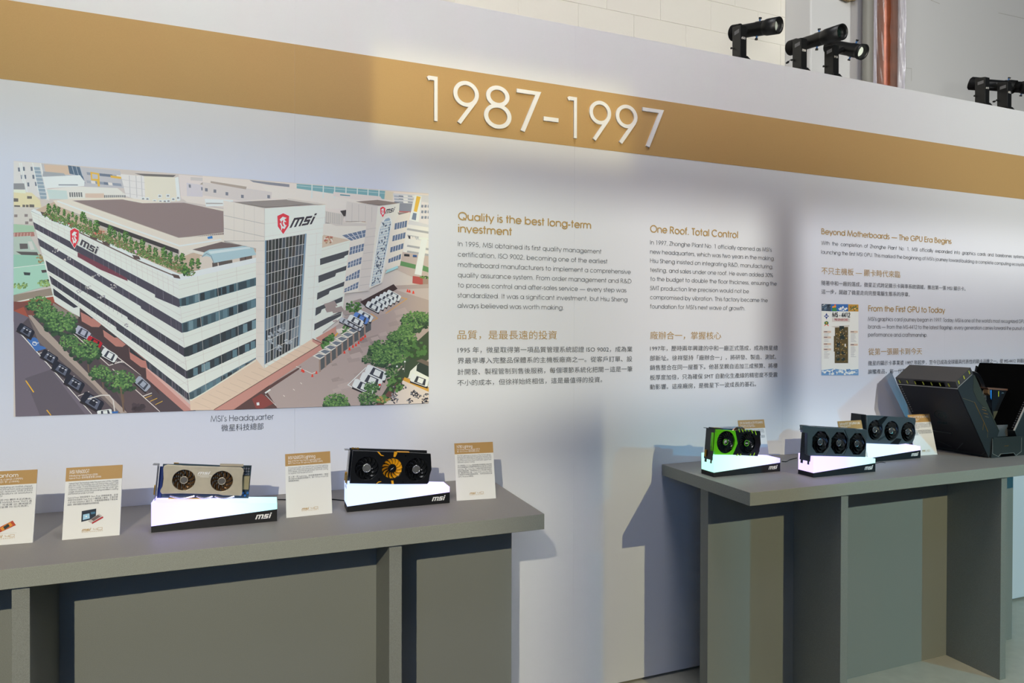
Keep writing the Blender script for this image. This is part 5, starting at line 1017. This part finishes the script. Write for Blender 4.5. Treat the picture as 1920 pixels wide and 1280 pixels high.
MB().cyl((xa + .083, .04, 0), (xa + .083, .04, 5), .019, n=24).build('pale_conduit', mat('pale_lilac_sleeve', 'A9A4B4', .35, bump=.2, bscale=20), pt)
film(xc - .012, xd, -.03, .012, 2.5, FILM, 'plastic_film', 'torn clear plastic film')
film(xa - .004, xb + .02, -.02, .008, 2, mat('thin_film', 'C8C4BE', .1, alpha=.16, spec=1, coat=1), 'plastic_film', 'torn clear plastic film')
film(xb + .01, xc - .01, -.068, .004, 2, mat('thin_film', 'C8C4BE', .1, alpha=.16, spec=1, coat=1), 'plastic_film', 'torn clear plastic film')
b = MB(); v = []; p0 = onY(1590, -2, 1.14)
for i in range(22):
    a = 2 * PI * i / 22; r = random.uniform(.75, 1.1); v.append((p0.x + .085 * r * math.cos(a), 1.15 , p0.z + .035 + .052 * r * math.sin(a)))
b.add(v + [(x * .96 + p0.x * .04, 1.128 + random.random() * .006, z) for x, y, z in v], [tuple(range(21, -1, -1)), tuple(range(22, 44))] + [(i, (i + 1) % 22, (i + 1) % 22 + 22, i + 22) for i in range(22)])
tag(b.build('mineral_wool_plug', mat('mineral_wool', '8A7A5C', .95, grain=.4, gscale=160, bump=.8, bscale=200)), 'ragged brown wool plug on the pale wall at the top edge', 'insulation')

# ------------------------------------------------------------------ the open angular computer on the right table
YF, YB = -.370, -.092
K = lambda x, y: (lambda p: (p.x, p.z))(onY(x, y, YF))
DARKP = mat('graphite_panel', '34393A', .45, .3, grain=.05, gscale=300); NAVY = mat('navy_mesh', '12141C', .6, grain=.35, gscale=1400); TOPP = mat('warm_graphite', '45413D', .5, grain=.05, gscale=300); CAV = mat('cavity_black', '040404', .9, spec=.05)
LIME = mat('lime_mark', 'C8C83A', .4); PALE = mat('pale_edge', 'C9C6BE', .35, .6); GLDL = mat('gold_line', 'D8A860', .3, .8)
pc = tag(empty('open_angular_computer', (3.01, -.23, TZ)), 'large black angular computer opened like two wings, at the right end of the table', 'computer')
T = Matrix.Translation(-pc.location)
B_, P1, T_, b_, e_, k_, m_ = K(1854, 858.3), K(1795.5, 727), K(1791.6, 715.3), K(1819.7, 688.4), K(1824.5, 701), K(1873.6, 808), K(1870.5, 817)
B_ = (B_[0], TZ + .001)
wl = MB().prism([B_, P1, e_, k_, m_], YF, YB, T).build('left_wing', DARKP, pc, bevel=.0012); wl['label'] = 'left graphite wing panel leaning outwards'
cap = MB().prism([(P1[0], P1[1] + .0012), T_, b_, (e_[0], e_[1] + .0012)], YF, YB, T).build('top_cap', TOPP, wl, bevel=.001)
nrm = Vector((P1[0] - B_[0], 0, P1[1] - B_[1])).normalized(); ln = Vector((P1[0] - B_[0], 0, P1[1] - B_[1])).length
out_ = Vector((-nrm.z, 0, nrm.x)); Bv = Vector((B_[0], 0, B_[1]))
def onside(t, y, o): q = Bv + nrm * (ln * t) + out_ * o; return (q.x, y, q.z)     # point on the left outer face
def slab(name, t0, t1, y0, y1, o0, o1, m, par): return MB().hexa([onside(t0, y0, o1), onside(t1, y0, o1), onside(t1, y0, o0), onside(t0, y0, o0), onside(t0, y1, o1), onside(t1, y1, o1), onside(t1, y1, o0), onside(t0, y1, o0)], T).build(name, m, par)
slab('side_panel', .045, .985, YF + .004, YB - .003, 0, .0016, NAVY, wl)
slab('edge_trim', .988, .996, YF, YB, .0, .0022, PALE, wl)
for i in range(7): y = lerp(YF + .03, YB - .02, i / 6); slab('lime_marker', 1.012, 1.055, y, y + .005, .0, .0012, LIME, wl)
slab('display_panel', 1.006, 1.062, YF + .052, YB - .09, -.0002, .0006, CAV, wl)
for i in range(12): slab('grille_notch', .95 - i * .034, .96 - i * .034, YB - .016, YB - .010, .0, .0022, TBL, wl)
# emblem and word on the side panel, drawn in (t, y)
mb = MB()
def side_line(pts, wd, m_=None):
    for f in stroke(pts, wd): mb.add([tuple(T @ Vector(onside(v_ / ln, YF + .13 - u_, .0026))) for u_, v_ in f], [(0, 1, 2, 3)])
for pts in (arc(0, .205, .030, .026, 20, 250, 14), arc(.004, .205, .017, .014, -70, 200, 12), arc(0, .205, .006, .006, 0, 360, 8)): side_line(pts, .003)
mb.build('emblem', mat('dark_gloss', '2A4448', .2, .5), wl, recalc=False)
mb = MB()
for f in LOGO: mb.add([tuple(T @ Vector(onside((.160 + b * .012) / ln, YF + .165 - a * .05, .0026))) for a, b in f], [tuple(range(len(f)))])
mb.build('lettering', MATS['dark_gloss'], wl, recalc=False)
for (t0, t1, y0, y1) in ((.30, .315, YF + .12, YF + .21),): slab('slot_trim', t0, t1, y0, y1, .0, .004, mat('slot_grey', '4A5054', .3, .6), wl)
mb = MB(); side_line([(-.075, .055), (-.02, .03)], .003); side_line([(.0, .02), (.045, .065)], .003); side_line([(.09, .00), (.125, .03)], .0025); mb.build('edge_line', MATS['slot_grey'], wl, recalc=False)
# front face lines
def fl(name, pts, wd, m, par, dy=.0012):
    mb = MB()
    for f in stroke([K(*p) for p in pts], wd): mb.prism(f, YF - dy, YF + .0005, T)
    return mb.build(name, m, par)
fl('edge_line', [(1795.5, 726.5), (1822, 702)], .0022, PALE, wl); fl('gold_line', [(1827, 754), (1844, 790), (1852, 809)], .0022, GLDL, wl); fl('gold_line', [(1844, 793), (1842.5, 806)], .0012, GLDL, wl)
fl('panel_line', [(1805, 746), (1827, 754)], .0010, mat('line_grey', '7A7458', .4), wl); fl('panel_line', [(1852, 809), (1851, 820)], .0009, MATS['line_grey'], wl)
for i, (x, y, L) in enumerate(((1841, 767, 8), (1844, 774, 8), (1846.5, 780, 7), (1842, 763, 7))): fl('gold_bar', [(x, y), (x + L, y + 2.2)], .0026 if i < 2 else .0014, GLDL if i < 2 else MATS['line_grey'], wl)
for i in range(3): x = lerp(1796.5, 1816, i / 2); y = lerp(716.5, 698, i / 2); fl('lime_marker', [(x, y - 3.2), (x + 2, y + 3)], .0048, LIME, wl)
mb = MB(); pk = [K(1829, 706), K(1824, 731), K(1853, 775), K(1871, 806)]
mb.prism([K(1825, 702), K(1824.5, 732), K(1833, 751), K(1856, 775), K(1872.5, 808), K(1873.4, 807.5), K(1827, 702)], YF - .0008, YF + .001, T); mb.build('bevel_panel', mat('olive_graphite', '3C4036', .5, .3), wl)
# right wing, mirrored about the hinge line
xm = (K(1873.6, 808)[0] + K(1902.5, 808)[0]) / 2
mir = lambda p: (2 * xm - p[0], TZ + (p[1] - TZ) * .972)
wr = MB().prism([mir(B_), mir(P1), mir(e_), mir(k_), mir(m_)], YF, YB, T).build('right_wing', DARKP, pc, bevel=.0012)
MB().prism([mir((P1[0], P1[1] + .0012)), mir(T_), mir(b_), mir((e_[0], e_[1] + .0012))], YF, YB, T).build('top_cap', TOPP, wr, bevel=.001)
k2, e2 = mir(k_), mir(e_); d2_ = Vector((e2[0] - k2[0], 0, e2[1] - k2[1])); L2 = d2_.length; d2_.normalize(); o2 = Vector((-d2_.z, 0, d2_.x))
def inside(t, y, o): q = Vector((k2[0], 0, k2[1])) + d2_ * (L2 * t) + o2 * o; return (q.x, y, q.z)
def slab2(name, t0, t1, y0, y1, o0, o1, m, par): return MB().hexa([inside(t0, y0, o1), inside(t1, y0, o1), inside(t1, y0, o0), inside(t0, y0, o0), inside(t0, y1, o1), inside(t1, y1, o1), inside(t1, y1, o0), inside(t0, y1, o0)], T).build(name, m, par)
slab2('inner_tray', .01, 1.16, YF + .006, YB, .0, .006, CAV, wr); slab2('frame_edge', .0, 1.1, YF - .001, YF + .004, -.001, .004, PALE, wr)
for i in range(24): slab2('screw_notch', .03 + i * .04, .05 + i * .04, YF + .006, YF + .012, .006, .0075, DKS, wr)
MB().prism([mir(P1), mir(T_), (mir(b_)[0] - .02, mir(b_)[1] + .0), (mir(e_)[0] - .012, mir(e_)[1])], YB - .004, YB + .002, T).build('back_frame', BLK2, wr)
# hinge block, steel centre plate, front badge plate
zb = lambda y: onY(1890, y, YF).z
MB().box((K(1856, 858)[0], YF + .004, TZ + .001), (K(1936, 858)[0], YB, TZ + .030), T).build('hinge_block', BLK2, pc, bevel=.002)
MB().prism([K(1870, 821), K(1903, 819), K(1903.5, 797.5), K(1868.5, 799)], YF + .03, YF + .034, T).build('steel_plate', STEEL, pc)
MB().prism([(lambda p: (p[0], max(p[1], TZ + .0005)))(K(*p)) for p in ((1860, 820), (1919, 816.5), (1925, 818), (1925, 853), (1856, 859))], YF - .006, YF - .001, T).build('badge_plate', mat('badge_graphite', '3B3F3C', .45, .3), pc)
YF0 = YF; YF = YF - .0065; K = lambda x, y: (lambda p: (p.x, p.z))(onY(x, y, YF))
fl('edge_line', [(1861, 822), (1861, 850), (1872, 855.5), (1876, 850.5), (1901, 848.5), (1905, 853.5), (1915, 846), (1915.5, 820)], .0012, PALE, pc, .0006)
m_b = MB(); q = K(1883, 836.5); lay_logo(m_b, q[0], q[1], .030, .0045, YF - .0004, T); m_b.build('badge_lettering', GLDL, pc)
m_b = MB(); m_b.prism([K(1875, 856), K(1878, 850.8), K(1900, 849), (K(1903, 854)[0], K(1903, 854)[1])], YF - .0008, YF + .0002, T); m_b.build('foot_recess', CAV, pc)
YF = YF0; K = lambda x, y: (lambda p: (p.x, p.z))(onY(x, y, YF))
# graphics card standing inside, with copper top edge
YI = -.27; KI = lambda x, y: (lambda p: (p.x, p.z))(onY(x, y, YI))
ins = MB().prism([KI(1861, 729), KI(1888, 731), KI(1886.5, 758), KI(1880, 775), KI(1873, 795), KI(1863, 792), KI(1860, 765)], YI, YI + .04, T).build('inner_graphics_card', mat('inner_blue_black', '20262C', .4, .4), pc)
MB().prism([KI(1862, 771), KI(1879, 769), KI(1872, 795), KI(1863, 790)], YI - .0015, YI, T).build('corner_plate', mat('olive_grey_plate', '5E6150', .5, .3), ins)  # lighter olive-grey plate over the card's lower corner
MB().prism([KI(1850, 726), KI(1888.5, 728.5), KI(1889, 732), KI(1853, 729.5)], YI - .002, YI + .045, T).build('copper_edge', mat('copper_edge_metal', 'B98A72', .35, .7), ins)
MB().prism([KI(1856, 731), KI(1858.6, 731), KI(1858.3, 749), KI(1856.5, 745)], YI - .002, YI, T).build('blue_port', mat('port_blue', '2C86D8', .35), ins)
MB().prism([KI(1852, 730), KI(1855.5, 730), KI(1855.5, 741), KI(1852, 737)], YI - .001, YI + .02, T).build('copper_bracket', mat('bracket_copper', 'A07850', .4, .6), ins)
MB().prism([KI(1871.5, 733), KI(1872.6, 733), KI(1872.6, 743), KI(1871.5, 743)], YI - .001, YI, T).build('lime_marker', LIME, ins)
m_b = MB(); q = KI(1878, 737.5); lay_logo(m_b, q[0], q[1], .018, .006, YI - .0006, T); m_b.build('lettering', mat('faint_blue_ink', '5A7A88', .5), ins)
for k in range(2):
    pts = [onY(1824 + t * 21 - k * 2, 699 + 2 * k + 30 * (t ** 2.2) - 0 * t, -.24) for t in [i / 12 for i in range(13)]]
    MB().tube([tuple(p) for p in pts], .0085, 12, T).build('coolant_hose', BLK2, pc)
for k in range(3): MB().tube([tuple(onY(1843 + k * 2.4, 732, -.25)), tuple(onY(1844 + k * 2.4, 750, -.25))], .0012, 6, T).build('ribbed_cable', mat('pale_cable', '8E9088', .5), pc)

# ------------------------------------------------------------------ power leads on the tables
def lead(pts, label, r=.0017):
    P_ = [onZ(x, y, TZ + r) for x, y in pts]; sm = []
    for i in range(len(P_) - 1):
        p0, p1, p2, p3 = P_[max(i - 1, 0)], P_[i], P_[i + 1], P_[min(i + 2, len(P_) - 1)]
        for j in range(6):
            t = j / 6; sm.append(.5 * ((2 * p1) + (p2 - p0) * t + (2 * p0 - 5 * p1 + 4 * p2 - p3) * t * t + (3 * p1 - p0 - 3 * p2 + p3) * t ** 3))
    sm.append(P_[-1])
    tag(MB().tube([tuple(p) for p in sm], r).build('power_lead', BLK2), label, 'cable')
lead([(521, 936), (560, 936.5), (610, 935), (648, 938)], 'black lead running between the two plinths on the left table')
lead([(1466, 864.5), (1474, 865), (1480, 861.5), (1494, 858)], 'black lead curling between the green card plinth and the next plinth')
lead([(1642, 868), (1652, 866), (1660, 867)], 'short black lead beside the nearest plinth on the right table', .0012)
